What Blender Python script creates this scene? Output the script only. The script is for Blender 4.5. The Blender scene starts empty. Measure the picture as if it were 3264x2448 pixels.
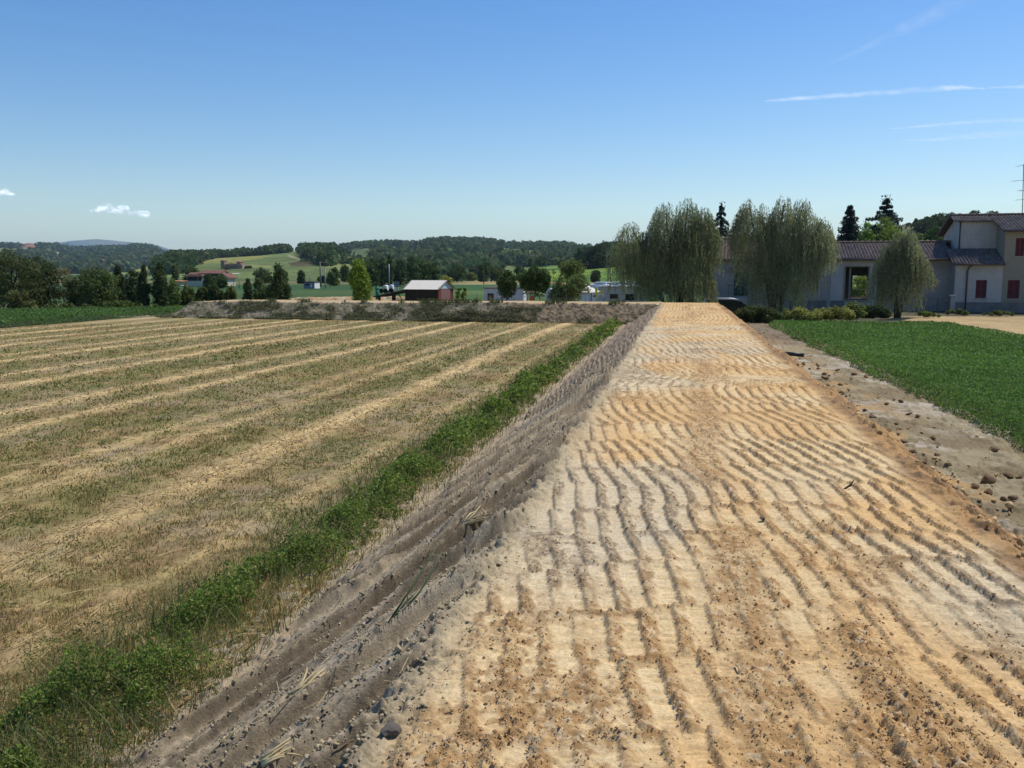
import bpy, math, random
import numpy as np
from mathutils import Vector
R = math.radians
sc = bpy.context.scene
col = sc.collection
random.seed(7)
RG = np.random.default_rng(7)

# ------------------------------------------------------------------ camera frame
PITCH = R(7.15); FPX = 2822.0; EYE = 2.6
CP, SP = math.cos(PITCH), math.sin(PITCH)
def P(px, py, Y):
    """point at forward distance Y seen in the photograph at px, py (planning helper)"""
    cx = (px-1632)/FPX; cy = -(py-1224)/FPX
    t = Y/(CP+cy*SP)
    return Vector((cx*t, Y, EYE+t*(-SP+cy*CP)))
def PX(X, Y, Z):
    f = Y*CP-(Z-EYE)*SP; u = Y*SP+(Z-EYE)*CP
    return 1632+FPX*X/f, 1224-FPX*u/f
AX = R(10.8); SA, CA = math.sin(AX), math.cos(AX)
def ps(p, s): return (p*CA+s*SA, -p*SA+s*CA)          # embankment frame -> world
def to_ps(x, y): return (x*CA-y*SA, x*SA+y*CA)

# ------------------------------------------------------------------ noise
def _h(i, j, seed):
    n = (i.astype(np.int64)*374761393 + j.astype(np.int64)*668265263 + seed*974634777) & 0xffffffff
    n = ((n ^ (n >> 13))*1274126177) & 0xffffffff
    n = (n ^ (n >> 16)) & 0xffff
    return n/65535.0
def vn(x, y, seed=0):
    x = np.asarray(x, float); y = np.asarray(y, float)
    i = np.floor(x); j = np.floor(y); fx = x-i; fy = y-j
    fx = fx*fx*fx*(fx*(fx*6-15)+10); fy = fy*fy*fy*(fy*(fy*6-15)+10)
    a = _h(i, j, seed); b = _h(i+1, j, seed); c = _h(i, j+1, seed); d = _h(i+1, j+1, seed)
    return (a+(b-a)*fx)*(1-fy)+(c+(d-c)*fx)*fy
def fbm(x, y, seed=0, o=4, g=.5):
    s = 0; a = 1; t = 0; x = np.asarray(x, float); y = np.asarray(y, float)
    for k in range(o):
        s = s+a*vn(x, y, seed+k*17); t += a; a *= g
        x, y = x*1.93*.8+y*1.93*.6+3.1, -x*1.93*.6+y*1.93*.8+1.7
    return s/t
def fbx(x, y, seed=0, o=3, g=.5):                       # axis aligned octaves, for streaks
    s = 0; a = 1; t = 0
    for k in range(o):
        s = s+a*vn(x, y, seed+k*17); t += a; a *= g; x = x*2.03+1.3; y = y*2.03+.7
    return s/t
def ss(a, b, x):
    t = np.clip((np.asarray(x, float)-a)/(b-a), 0, 1); return t*t*(3-2*t)
def mixc(a, b, t): return a+(b-a)*np.asarray(t)[..., None]

# ------------------------------------------------------------------ objects
def link(o, parent=None):
    col.objects.link(o)
    if parent is not None: o.parent = parent
    return o
def tag(o, label=None, cat=None, group=None, kind=None):
    if label: o['label'] = label
    if cat: o['category'] = cat
    if group: o['group'] = group
    if kind: o['kind'] = kind
    return o
def empty(name, loc=(0, 0, 0), rz=0, label=None, cat=None, group=None):
    o = bpy.data.objects.new(name, None); link(o)
    o.location = loc; o.rotation_euler = (0, 0, rz); o.empty_display_size = .2
    return tag(o, label, cat, group)
def npmesh(name, V, F, mat, parent=None, colr=None, smooth=False):
    V = np.asarray(V, np.float32).reshape(-1, 3); F = np.asarray(F, np.int32)
    k = F.shape[1]
    me = bpy.data.meshes.new(name)
    me.vertices.add(len(V)); me.vertices.foreach_set('co', V.ravel())
    me.loops.add(F.size); me.loops.foreach_set('vertex_index', F.ravel())
    me.polygons.add(len(F))
    me.polygons.foreach_set('loop_start', np.arange(0, F.size, k, dtype=np.int32))
    me.polygons.foreach_set('loop_total', np.full(len(F), k, np.int32))
    if smooth: me.polygons.foreach_set('use_smooth', np.ones(len(F), bool))
    me.update(calc_edges=True)
    if colr is not None:
        c = np.ones((len(V), 4), np.float32); c[:, :3] = np.asarray(colr, np.float32).reshape(-1, 3)
        at = me.color_attributes.new('Col', 'FLOAT_COLOR', 'POINT'); at.data.foreach_set('color', c.ravel())
    me.materials.append(mat)
    o = bpy.data.objects.new(name, me)
    return link(o, parent)
def gridfaces(nr, nc):
    i = np.arange(nr-1)[:, None]*nc+np.arange(nc-1)[None, :]
    return np.stack([i, i+1, i+nc+1, i+nc], -1).reshape(-1, 4)

class MB:
    """collects boxes, prisms and tubes; build() links them as one mesh object"""
    def __init__(s): s.v = []; s.f = []; s.sm = []
    def add(s, v, f, sm=False):
        n = len(s.v); s.v += [tuple(q) for q in v]; s.f += [tuple(i+n for i in q) for q in f]; s.sm += [sm]*len(f); return s
    def box(s, x0, x1, y0, y1, z0, z1):
        return s.add([(x0,y0,z0),(x1,y0,z0),(x1,y1,z0),(x0,y1,z0),(x0,y0,z1),(x1,y0,z1),(x1,y1,z1),(x0,y1,z1)],
                     [(0,3,2,1),(4,5,6,7),(0,1,5,4),(1,2,6,5),(2,3,7,6),(3,0,4,7)])
    def prism(s, poly, d0, d1, axis='x'):
        """poly of (a, z) extruded along axis (x: a is y; y: a is x; z: poly is x, y)"""
        f = {'x': lambda a, b, d: (d, a, b), 'y': lambda a, b, d: (a, d, b), 'z': lambda a, b, d: (a, b, d)}[axis]
        n = len(poly); v = [f(a, b, d0) for a, b in poly]+[f(a, b, d1) for a, b in poly]
        return s.add(v, [tuple(range(n))[::-1], tuple(range(n, 2*n))]+[(i, (i+1) % n, (i+1) % n+n, i+n) for i in range(n)])
    def tube(s, pts, rad, n=8, cap=True):
        pts = [Vector(q) for q in pts]
        if not hasattr(rad, '__len__'): rad = [rad]*len(pts)
        v = []; N = None
        for i, q in enumerate(pts):
            t = (pts[min(i+1, len(pts)-1)]-pts[max(i-1, 0)]).normalized()
            if N is None: N = t.orthogonal().normalized()
            N = (N-t*N.dot(t)).normalized(); B = t.cross(N)
            v += [q+(N*math.cos(2*math.pi*k/n)+B*math.sin(2*math.pi*k/n))*rad[i] for k in range(n)]
        f = [(i*n+k, i*n+(k+1) % n, (i+1)*n+(k+1) % n, (i+1)*n+k) for i in range(len(pts)-1) for k in range(n)]
        s.add(v, f, True)
        if cap:
            m = len(s.v)-len(v)
            s.f += [tuple(m+k for k in range(n))[::-1], tuple(m+len(v)-n+k for k in range(n))]; s.sm += [False]*2
        return s
    def sphere(s, c, r, nu=12, nv=8):
        if not hasattr(r, '__len__'): r = (r, r, r)
        v = [(c[0], c[1], c[2]-r[2])]
        for j in range(1, nv):
            a = -math.pi/2+math.pi*j/nv
            v += [(c[0]+r[0]*math.cos(a)*math.cos(2*math.pi*i/nu), c[1]+r[1]*math.cos(a)*math.sin(2*math.pi*i/nu), c[2]+r[2]*math.sin(a)) for i in range(nu)]
        v.append((c[0], c[1], c[2]+r[2])); L = len(v)-1
        f = [(0, 1+(i+1) % nu, 1+i) for i in range(nu)]
        for j in range(nv-2):
            f += [(1+j*nu+i, 1+j*nu+(i+1) % nu, 1+(j+1)*nu+(i+1) % nu, 1+(j+1)*nu+i) for i in range(nu)]
        f += [(L, L-nu+i, L-nu+(i+1) % nu) for i in range(nu)]
        return s.add(v, f, True)
    def build(s, name, mat, parent=None, bevel=0, loc=None):
        me = bpy.data.meshes.new(name); me.from_pydata(s.v, [], s.f)
        me.polygons.foreach_set('use_smooth', s.sm); me.update(); me.materials.append(mat)
        o = bpy.data.objects.new(name, me); link(o, parent)
        if bevel:
            b = o.modifiers.new('Bevel', 'BEVEL'); b.width = bevel; b.segments = 2; b.limit_method = 'ANGLE'
        if loc is not None: o.location = loc
        return o
def wall_rects(u0, u1, z0, z1, holes):
    """rectangles of a wall with rectangular holes (hu0, hu1, hz0, hz1)"""
    us = sorted({u0, u1, *[h[0] for h in holes], *[h[1] for h in holes]}); out = []
    for a, b in zip(us, us[1:]):
        m = (a+b)/2; cut = sorted([(h[2], h[3]) for h in holes if h[0] < m < h[1]]); z = z0
        for c, d in cut:
            if c > z: out.append((a, b, z, c))
            z = d
        if z < z1: out.append((a, b, z, z1))
    return out

# ------------------------------------------------------------------ materials
def newmat(name):
    m = bpy.data.materials.new(name); m.use_nodes = True; n = m.node_tree.nodes; n.clear()
    return m, n, m.node_tree.links
def N(n, t, **kw):
    q = n.new(t)
    for k, v in kw.items():
        if k in q.inputs: q.inputs[k].default_value = v
        else: setattr(q, k, v)
    return q
def mat(name, c=None, rough=.9, spec=.2, ns=0, na=0, bs=0, bst=0, bdist=.01, trans=0, ns2=0, na2=0, metal=0, space='Object', stretch=(1,1,1), dirt=None):
    """colour c, or the mesh's own Col attribute when c is None; value noise ns/na (+ ns2/na2); bump bs/bst"""
    m, n, L = newmat(name)
    out = N(n, 'ShaderNodeOutputMaterial'); b = N(n, 'ShaderNodeBsdfPrincipled')
    b.inputs['Roughness'].default_value = rough; b.inputs['Specular IOR Level'].default_value = spec; b.inputs['Metallic'].default_value = metal
    if c is None:
        a = N(n, 'ShaderNodeVertexColor', layer_name='Col'); src = a.outputs['Color']
    else:
        a = N(n, 'ShaderNodeRGB'); a.outputs[0].default_value = (*c, 1); src = a.outputs[0]
    tc = N(n, 'ShaderNodeTexCoord'); mp = N(n, 'ShaderNodeMapping'); mp.inputs['Scale'].default_value = stretch
    L.new(tc.outputs[space], mp.inputs[0]); co = mp.outputs[0]
    for sc_, am in ((ns, na), (ns2, na2)):
        if sc_:
            t = N(n, 'ShaderNodeTexNoise'); t.inputs['Scale'].default_value = sc_; t.inputs['Detail'].default_value = 5; t.inputs['Roughness'].default_value = .65
            L.new(co, t.inputs['Vector'])
            mr = N(n, 'ShaderNodeMapRange'); mr.inputs[1].default_value = .3; mr.inputs[2].default_value = .7; mr.inputs[3].default_value = 1-am; mr.inputs[4].default_value = 1+am
            L.new(t.outputs['Fac'], mr.inputs[0])
            v = N(n, 'ShaderNodeVectorMath', operation='SCALE'); L.new(src, v.inputs[0]); L.new(mr.outputs[0], v.inputs['Scale']); src = v.outputs[0]
    if dirt:                                              # weathered patches of another colour
        t = N(n, 'ShaderNodeTexNoise'); t.inputs['Scale'].default_value = dirt[1]; t.inputs['Detail'].default_value = 6; t.inputs['Roughness'].default_value = .7
        L.new(co, t.inputs['Vector'])
        mr = N(n, 'ShaderNodeMapRange'); mr.inputs[1].default_value = .48; mr.inputs[2].default_value = .68; mr.inputs[3].default_value = 0; mr.inputs[4].default_value = dirt[2]
        L.new(t.outputs['Fac'], mr.inputs[0])
        mx = N(n, 'ShaderNodeMix', data_type='RGBA'); L.new(mr.outputs[0], mx.inputs[0]); L.new(src, mx.inputs[6]); mx.inputs[7].default_value = (*dirt[0], 1); src = mx.outputs[2]
    L.new(src, b.inputs['Base Color'])
    if bs:
        t = N(n, 'ShaderNodeTexNoise'); t.inputs['Scale'].default_value = bs; t.inputs['Detail'].default_value = 6; t.inputs['Roughness'].default_value = .7
        L.new(co, t.inputs['Vector'])
        bp = N(n, 'ShaderNodeBump'); bp.inputs['Strength'].default_value = bst; bp.inputs['Distance'].default_value = bdist
        L.new(t.outputs['Fac'], bp.inputs['Height']); L.new(bp.outputs[0], b.inputs['Normal'])
    if trans:
        tr = N(n, 'ShaderNodeBsdfTranslucent'); L.new(src, tr.inputs['Color'])
        mx = N(n, 'ShaderNodeMixShader'); mx.inputs[0].default_value = trans
        L.new(b.outputs[0], mx.inputs[1]); L.new(tr.outputs[0], mx.inputs[2]); L.new(mx.outputs[0], out.inputs[0])
    else: L.new(b.outputs[0], out.inputs[0])
    return m
M = {}
M['soil'] = mat('soil', None, .95, .1, 9, .12, 75, .8, .008, ns2=60, na2=.24)
M['field'] = mat('field_soil', None, .95, .1, 14, .22, 40, .6, .01, ns2=70, na2=.25)
M['ground'] = mat('ground_soil', None, .95, .1, .8, .15, ns2=4, na2=.2)
M['hill'] = mat('hill_cover', None, .95, .05, .05, .16, ns2=.25, na2=.2)
M['leaf'] = mat('leaf', None, .6, .25, trans=.42)
M['far_leaf'] = mat('far_leaf', None, .8, .1, trans=.35)
M['blade'] = mat('grass_blade', None, .7, .2, trans=.42)
M['bark'] = mat('bark', (.085, .065, .05), .95, .1, 8, .3, 20, .6, .02)
M['pale_bark'] = mat('pale_bark', (.24, .21, .17), .95, .1, 8, .25, 20, .5, .02)
M['plaster'] = mat('grey_plaster', (.33, .305, .275), .95, .1, .9, .1, 30, .15, .01, ns2=5, na2=.07, dirt=((.15, .145, .14), .7, .45))
M['white_plaster'] = mat('white_plaster', (.46, .43, .395), .95, .1, .8, .08, 30, .15, .01, ns2=6, na2=.05, dirt=((.22, .21, .2), .9, .4))
M['beige_plaster'] = mat('beige_plaster', (.29, .26, .20), .95, .1, .8, .1, 30, .15, .01, ns2=6, na2=.06, dirt=((.22, .2, .16), .8, .45))
M['plinth'] = mat('cement_plinth', (.19, .175, .16), .95, .1, 2, .2, 25, .2, .01)
M['tile'] = mat('roof_tile', None, .9, .15, 6, .15)
M['timber'] = mat('dark_timber', (.07, .05, .04), .85, .2, 5, .25, 15, .3, .01)
M['red_paint'] = mat('red_shutter_paint', (.13, .03, .032), .7, .3, 4, .15)
M['brown_paint'] = mat('brick_brown_paint', (.27, .1, .045), .7, .3, 4, .15)
M['green_paint'] = mat('green_door_paint', (.02, .075, .05), .6, .3, 4, .2)
M['concrete'] = mat('concrete', (.33, .32, .3), .9, .2, 3, .15, 25, .2, .01)
M['steel'] = mat('galvanised_steel', (.35, .36, .37), .5, .5, metal=.6)
M['dark_steel'] = mat('dark_steel', (.06, .06, .065), .6, .4)
M['interior'] = mat('interior_plaster', (.3, .28, .25), .95, .1, 2, .1)
M['white_sheet'] = mat('white_sheet_metal', (.76, .70, .58), .6, .2, 1.5, .08, dirt=((.5, .46, .4), 1.5, .35))
M['black_board'] = mat('black_boards', (.022, .018, .018), .8, .2, 3, .3)
M['red_board'] = mat('red_boards', (.21, .06, .048), .8, .2, 3, .15)
M['mauve_door'] = mat('mauve_door', (.22, .125, .115), .8, .2, 3, .1)
M['aqua_gable'] = mat('pale_aqua_board', (.42, .55, .55), .8, .2)
M['lean_roof'] = mat('bitumen_sheet', (.035, .037, .045), .8, .2, 3, .2)
M['plank'] = mat('weathered_plank', (.18, .15, .12), .9, .1, 5, .25)
M['caravan'] = mat('caravan_shell', (.55, .58, .62), .45, .4, 1, .05)
M['caravan_white'] = mat('white_caravan_shell', (.78, .77, .74), .4, .4, 1, .05)
M['glass'] = mat('dark_glass', (.02, .025, .03), .08, .6)
M['canvas'] = mat('white_canvas', (.82, .82, .80), .8, .2, trans=.15)
M['yellow'] = mat('yellow_cloth', (.75, .68, .05), .8, .2, trans=.1)
M['red_plastic'] = mat('red_plastic', (.6, .07, .03), .5, .4)
M['pine_wood'] = mat('pale_wood', (.45, .33, .19), .8, .2, 5, .15)
M['rust_wood'] = mat('reddish_wood', (.26, .1, .06), .8, .2, 5, .15)
M['post'] = mat('grey_post_wood', (.14, .12, .1), .9, .1, 6, .2)
M['pole'] = mat('utility_pole_wood', (.24, .21, .17), .9, .1, 2, .15)
M['green_plastic'] = mat('green_plastic', (.03, .17, .08), .5, .4)
M['car_paint'] = mat('dark_car_paint', (.018, .02, .026), .25, .6)
M['car_red'] = mat('red_lamp', (.4, .02, .015), .2, .5)
M['silver'] = mat('silver_trim', (.55, .56, .58), .35, .5, metal=.4)
M['rubber'] = mat('rubber', (.015, .015, .016), .8, .2)
M['black_pipe'] = mat('black_plastic_pipe', (.018, .019, .022), .45, .4)
M['clod'] = mat('earth_clod', (.235, .15, .08), .95, .1, 8, .25, 30, .7, .02)
M['grey_clod'] = mat('grey_clod', (.19, .165, .14), .95, .1, 8, .25, 30, .7, .02)
M['straw'] = mat('dry_straw', (.62, .5, .27), .8, .2, 6, .2, trans=.15)
M['brick'] = mat('castle_brick', (.36, .235, .165), .95, .1, .15, .15, ns2=.8, na2=.15)
M['pale_brick'] = mat('pale_castle_brick', (.42, .31, .22), .95, .1, .15, .12, ns2=.8, na2=.1)
M['far_roof'] = mat('far_clay_roof', (.19, .105, .08), .95, .1, .6, .2)
M['orange_roof'] = mat('orange_clay_roof', (.42, .2, .11), .95, .1, .6, .2)
M['cream'] = mat('cream_render', (.50, .46, .36), .95, .1, .5, .06)
M['dark_open'] = mat('dark_opening', (.03, .03, .032), .9, .1)
M['grey_hut'] = mat('grey_hut_panel', (.2, .21, .23), .8, .2, 1, .08)
HAZE, SKY, SUN, EXPO = 6.5e-5, .12, 4.0, .12
# ------------------------------------------------------------------ foliage
def rhombi(C, a, b, rg, up=.0, hang=None):
    """leaf faces at points C: half length a, half width b (arrays or numbers)"""
    n = len(C); a = np.broadcast_to(a, n)[:, None]; b = np.broadcast_to(b, n)[:, None]
    T = rg.normal(size=(n, 3))
    if hang is not None: T = T*hang[1]+np.array(hang[0])[None]
    T /= np.linalg.norm(T, axis=1, keepdims=True)+1e-9
    Q = rg.normal(size=(n, 3)); Q[:, 2] += up
    B = np.cross(Q, T); B /= np.linalg.norm(B, axis=1, keepdims=True)+1e-9
    V = np.stack([C-T*a, C+B*b-T*a*.15, C+T*a, C-B*b-T*a*.15], 1)
    return V
def leafmesh(name, V, mt, parent, colr):
    n = len(V); F = np.arange(n*4).reshape(n, 4)
    return npmesh(name, V, F, mt, parent, np.repeat(colr, 4, 0))
def leafcol(n, base, rg, var=.3, alt=None, altp=0):
    c = np.array(base)[None]*(1+rg.uniform(-var, var, (n, 1)))
    c[:, 0] *= 1+rg.uniform(-.15, .2, n)
    if alt is not None:
        k = rg.random(n) < altp; c[k] = np.array(alt)*(1+rg.uniform(-.2, .2, (k.sum(), 1)))
    return np.clip(c, .003, 1)
def crown_points(blobs, n, rg, lump=.3, gap=.0, seed=1):
    w = np.array([b[3]*b[4]+b[4]*b[5]+b[3]*b[5] for b in blobs]); w = w/w.sum()
    out = []
    for b, f in zip(blobs, w):
        m = max(12, int(n*f)); d = rg.normal(size=(m, 3)); d /= np.linalg.norm(d, axis=1, keepdims=True)
        r = rg.random(m)**.28
        k = 1+lump*(vn(d[:, 0]*2.2+seed*3, d[:, 1]*2.2+d[:, 2]*2.7+seed, seed)-.5)*2+lump*.7*(vn(d[:, 0]*5+seed, d[:, 2]*5+d[:, 1]*4, seed+5)-.5)*2
        q = d*(r*k)[:, None]*np.array(b[3:6])[None]+np.array(b[:3])[None]
        out.append(q)
    q = np.concatenate(out)
    if gap:
        g = vn(q[:, 0]*1.7+seed, q[:, 2]*1.9+q[:, 1]*1.3, seed+9); q = q[g > gap]
    return q
def limb_tree(trunk, H, r0, crown0, rg, spread, n=5, lean=0.):
    """tapered trunk with limbs into an MB"""
    top = H*.82
    pts = [(lean*z*z/H+rg.uniform(-.02, .02)*H*(z > 0), rg.uniform(-.015, .015)*H*(z > 0), z) for z in np.linspace(0, top, 6)]
    trunk.tube(pts, [r0*(1-.85*i/5) for i in range(6)], 8)
    for k in range(n):
        z0 = crown0+(top-crown0)*(k+.2)/n*.75; a = k*2.4+rg.uniform(0, 1.); l = spread*rg.uniform(.6, .95)
        x0 = lean*z0*z0/H
        d = Vector((math.cos(a)*l, math.sin(a)*l, l*rg.uniform(.5, 1.)))
        rr = r0*(1-.8*z0/H)*.55
        trunk.tube([(x0, 0, z0), (x0+d.x*.4, d.y*.4, z0+d.z*.55), (x0+d.x, d.y, min(z0+d.z, H*.93))], [rr, rr*.65, rr*.15], 6)
GREEN = (.055, .085, .03)
def tree(px, ytop, ybase, w, Y, label, kind='round', c=GREEN, n=2600, name='tree', zg=None, leaf=None, alt=None, altp=0, group=None, gap=.0, lean=0., seed=None, cat=None, bark='bark', bare=.22):
    """a tree standing at px, ytop..ybase, half width w (pixels of the photograph) and distance Y"""
    sd = seed if seed is not None else int(px*7+Y*3) % 9973
    rg = np.random.default_rng(sd)
    g = P(px, ybase, Y); t = P(px, ytop, Y)
    z0 = g.z if zg is None else zg
    H = t.z-z0; W = w*Y/FPX
    root = empty(name, (g.x, g.y, z0), 0, label, cat or ('shrub' if kind in ('shrub',) else 'tree'), group)
    tr = MB(); leaf = leaf or max(.05, Y*.00125)
    c = tuple(np.array(c)*np.array((2.35, 2.1, 1.5)))
    if kind == 'round':
        blobs = []
        zc = H*(bare+1)/2; rz = H*(1-bare)/2
        blobs.append((0, 0, zc, W*.78, W*.78, rz*.85))
        if bare < .2:
            for k in range(4): a = k*1.6+rg.uniform(0, .8); blobs.append((math.cos(a)*W*.45, math.sin(a)*W*.45, H*.2, W*.5, W*.5, H*.24))
        for k in range(9):
            a = k*2.4+rg.uniform(0, .8); h = rg.uniform(-.75, .85); rr = W*rg.uniform(.3, .48)
            q = W*.66*math.sqrt(max(.05, 1-h*h*.8)); blobs.append((q*math.cos(a), q*math.sin(a), zc+h*(rz-rr*.55), rr, rr, rr*rg.uniform(.7, 1)))
        blobs.append((rg.uniform(-.2, .2)*W, 0, H-W*.3, W*.34, W*.34, W*.3))
        limb_tree(tr, H, max(.06, H*.028), H*bare, rg, W*.75, 6, lean)
    elif kind == 'column':
        blobs = []
        m = max(5, int(H/W*1.6))
        for k in range(m):
            f = (k+.5)/m; q = W*(.35+.75*math.sin(math.pi*min(1, .18+f*.78)))*.8
            for s_ in range(2):
                a = rg.uniform(0, 6.28); blobs.append((math.cos(a)*q*.4, math.sin(a)*q*.4, H*(bare+(1-bare)*f)*.96, q*.68, q*.68, H/m*.95))
        limb_tree(tr, H, max(.05, H*.024), H*bare, rg, W*.5, 5, lean)
    elif kind == 'shrub':
        blobs = []
        for k in range(16):
            a = rg.uniform(0, 6.28); q = W*rg.uniform(.05, .85); f = rg.uniform(.12, .8)*(1-.35*q/W); rr = min(W*.42, H*.55)*rg.uniform(.4, .85)
            blobs.append((math.cos(a)*q, math.sin(a)*q*.6, H*f, rr, rr*.8, H*rg.uniform(.16, .3)))
        for k in range(5):
            a = k*1.3; tr.tube([(0, 0, 0), (math.cos(a)*W*.3, math.sin(a)*W*.2, H*.4), (math.cos(a)*W*.55, math.sin(a)*W*.35, H*.75)], [.025, .018, .006], 5)
    elif kind == 'loose':
        blobs = []
        for k in range(13):
            a = k*2.4+rg.uniform(0, .9); f = rg.uniform(.0, 1.); q = W*rg.uniform(.25, .82)*(1-.45*f); rr = W*rg.uniform(.22, .4)
            blobs.append((q*math.cos(a), q*math.sin(a), H*(bare+.1+(.84-bare)*f), rr, rr, rr*.85))
        limb_tree(tr, H, max(.045, H*.022), H*bare, rg, W*.8, 8, lean)
    q = crown_points(blobs, int(n*1.5), rg, .35, gap, sd)
    q = q[q[:, 2] > H*.03]
    if lean: q[:, 0] += lean*q[:, 2]**2/H
    V = rhombi(q, leaf*rg.uniform(.7, 1.4, len(q)), leaf*rg.uniform(.4, .75, len(q)), rg, .5)
    cc = leafcol(len(q), c, rg, .3, alt, altp)
    cc *= (.8+.5*vn(q[:, 0]*1.3+sd, q[:, 2]*1.3, sd))[:, None]
    tr.build('stem' if kind == 'shrub' else 'trunk', M[bark], root)
    leafmesh('crown' if kind != 'shrub' else 'foliage', V, M['leaf'] if Y < 120 else M['far_leaf'], root, cc)
    return root
def willow(px, ytop, ybase, Y, label, lobes, c, nstr, zg=0, trunks=None, seed=3, lw=.045, name='willow_tree', gap_=.22):
    """weeping willow: lobes are (px, ytop, ybottom, half width px) bundles of hanging strands"""
    rg = np.random.default_rng(seed); g = P(px, ybase, Y); root = empty(name, (g.x, g.y, zg), 0, label, 'tree')
    tr = MB(); Cs = []; Ls = []; Hs = []
    H = P(px, ytop, Y).z-zg
    tw = MB()
    for (lx, lt, lb, lw_, f) in lobes:
        a = P(lx, lt, Y); b = P(lx, lb, Y); cx = a.x-g.x; zt = a.z-zg; zb = max(.1, b.z-zg); W = lw_*Y/FPX
        # limb reaching into the lobe
        tr.tube([(rg.uniform(-.15, .15), rg.uniform(-.15, .15), .35*H*rg.uniform(.3, .8)), (cx*.45, rg.uniform(-.3, .3), .3*zb+.35*zt), (cx*.85, rg.uniform(-.4, .4), zt*.8), (cx, rg.uniform(-.4, .4), zt*.97)], [.13, .1, .06, .015], 7)
        for k in range(int(nstr*f)):
            an = rg.uniform(0, 6.28); r = math.sqrt(rg.random()); ox = math.cos(an)*r*W; oy = math.sin(an)*r*W*.95
            dome = (1-r**2.2)*.42+.58
            z1 = zb+(zt-zb)*dome*rg.uniform(.86, 1.03)
            ln = (z1-zb)*rg.uniform(.25, 1.0) if r > .55 else (z1-zb)*rg.uniform(.2, .75)
            ln = min(ln, 2.6)
            m = max(6, int(ln/.085)); t = np.linspace(0, 1, m)
            if vn(np.array(cx+ox)*1.5+seed, np.array(z1*.8+oy*1.5), seed+40) < gap_: continue
            out = rg.uniform(.08, .3)*(.4+r); dx, dy = math.cos(an)*out, math.sin(an)*out
            arch = np.minimum(1, t*4)
            x = cx+ox+dx*arch+rg.normal(0, .02, m)+.06*np.sin(t*5+rg.uniform(0, 6))
            y = oy+dy*arch+rg.normal(0, .02, m)
            z = z1+.18*np.sin(np.minimum(t*5, 1)*math.pi)*rg.uniform(.2, 1)-t*ln
            Cs.append(np.stack([x, y, z], 1))
    q = np.concatenate(Cs); q = q[q[:, 2] > .05]
    V = rhombi(q, lw*rg.uniform(1.3, 2.6, len(q)), lw*rg.uniform(.28, .5, len(q)), rg, .2, ((0, 0, -1), .45))
    cc = leafcol(len(q), c, rg, .35, (.17, .14, .075), .09)
    cc *= (.78+.5*vn(q[:, 0]*1.5, q[:, 2]*.7+5, seed))[:, None]
    for (bx, by, tx, tz, r) in (trunks or [(0, 0, 0, .55*H, .2)]):
        tr.tube([(bx, by, -.3), (bx+(tx-bx)*.35, by, tz*.4), (bx+(tx-bx)*.7, by+.1, tz*.75), (tx, by+.1, tz)], [r*1.25, r, r*.7, r*.4], 9)
    tr.build('trunk', M['bark'], root); leafmesh('crown', V, M['leaf'], root, cc)
    return root
def conifer(px, ytop, ybase, w, Y, label, droop=.25, layers=14, c=(.018, .035, .022), n=4200, zg=None, seed=1, name='conifer', start=.08, irregular=.25, power=1.0, flat=.08, thick=.5):
    rg = np.random.default_rng(seed); g = P(px, ybase, Y); z0 = g.z if zg is None else zg; H = P(px, ytop, Y).z-z0; W = w*Y/FPX
    root = empty(name, (g.x, g.y, z0), 0, label, 'tree')
    tr = MB(); tr.tube([(0, 0, 0), (0, 0, H*.5), (0, 0, H*.99)], [H*.022, H*.013, .01], 8)
    C = []
    for k in range(layers):
        f = k/layers; z = H*(start+(1-start)*f); L = W*(1-f)**power
        nb = 7 if f < .7 else 5
        for b in range(nb):
            a = b*6.283/nb+k*1.1+rg.uniform(-.3, .3); l = L*rg.uniform(1-irregular*2, 1+irregular*.3)
            if l < .05: continue
            z = H*(start+(1-start)*min(.97, f+rg.uniform(-.55, .55)/layers))
            m = max(5, int(n/layers/nb*(.35+1.2*(1-f))))
            t = rg.random(m)**.7
            wd = l*.22*(1-t*.5)
            x = t*l; y = rg.uniform(-1, 1, m)*wd; zz = z-droop*l*t*t*1.2+.12*l*t+rg.uniform(-1, .5, m)*max(.06, l*flat*1.6, H*(1-start)/layers*thick*(1-.4*f))
            C.append(np.stack([x*math.cos(a)-y*math.sin(a), x*math.sin(a)+y*math.cos(a), zz], 1))
            if b % 2 == 0 and f < .85: tr.tube([(0, 0, z), (math.cos(a)*l*.5, math.sin(a)*l*.5, z-droop*l*.2), (math.cos(a)*l*.9, math.sin(a)*l*.9, z-droop*l*.9)], [H*.006, H*.004, .004], 5)
    C.append(np.stack([rg.normal(0, .06*W, 60), rg.normal(0, .06*W, 60), H*rg.uniform(.9, 1.0, 60)], 1))
    q = np.concatenate(C); lf = max(.05, Y*.00125); c = tuple(np.array(c)*1.5)
    V = rhombi(q, lf*rg.uniform(.8, 1.6, len(q)), lf*rg.uniform(.3, .55, len(q)), rg, .5)
    tr.build('trunk', M['bark'], root); leafmesh('crown', V, M['leaf'], root, leafcol(len(q), c, rg, .35))
    return root
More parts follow.
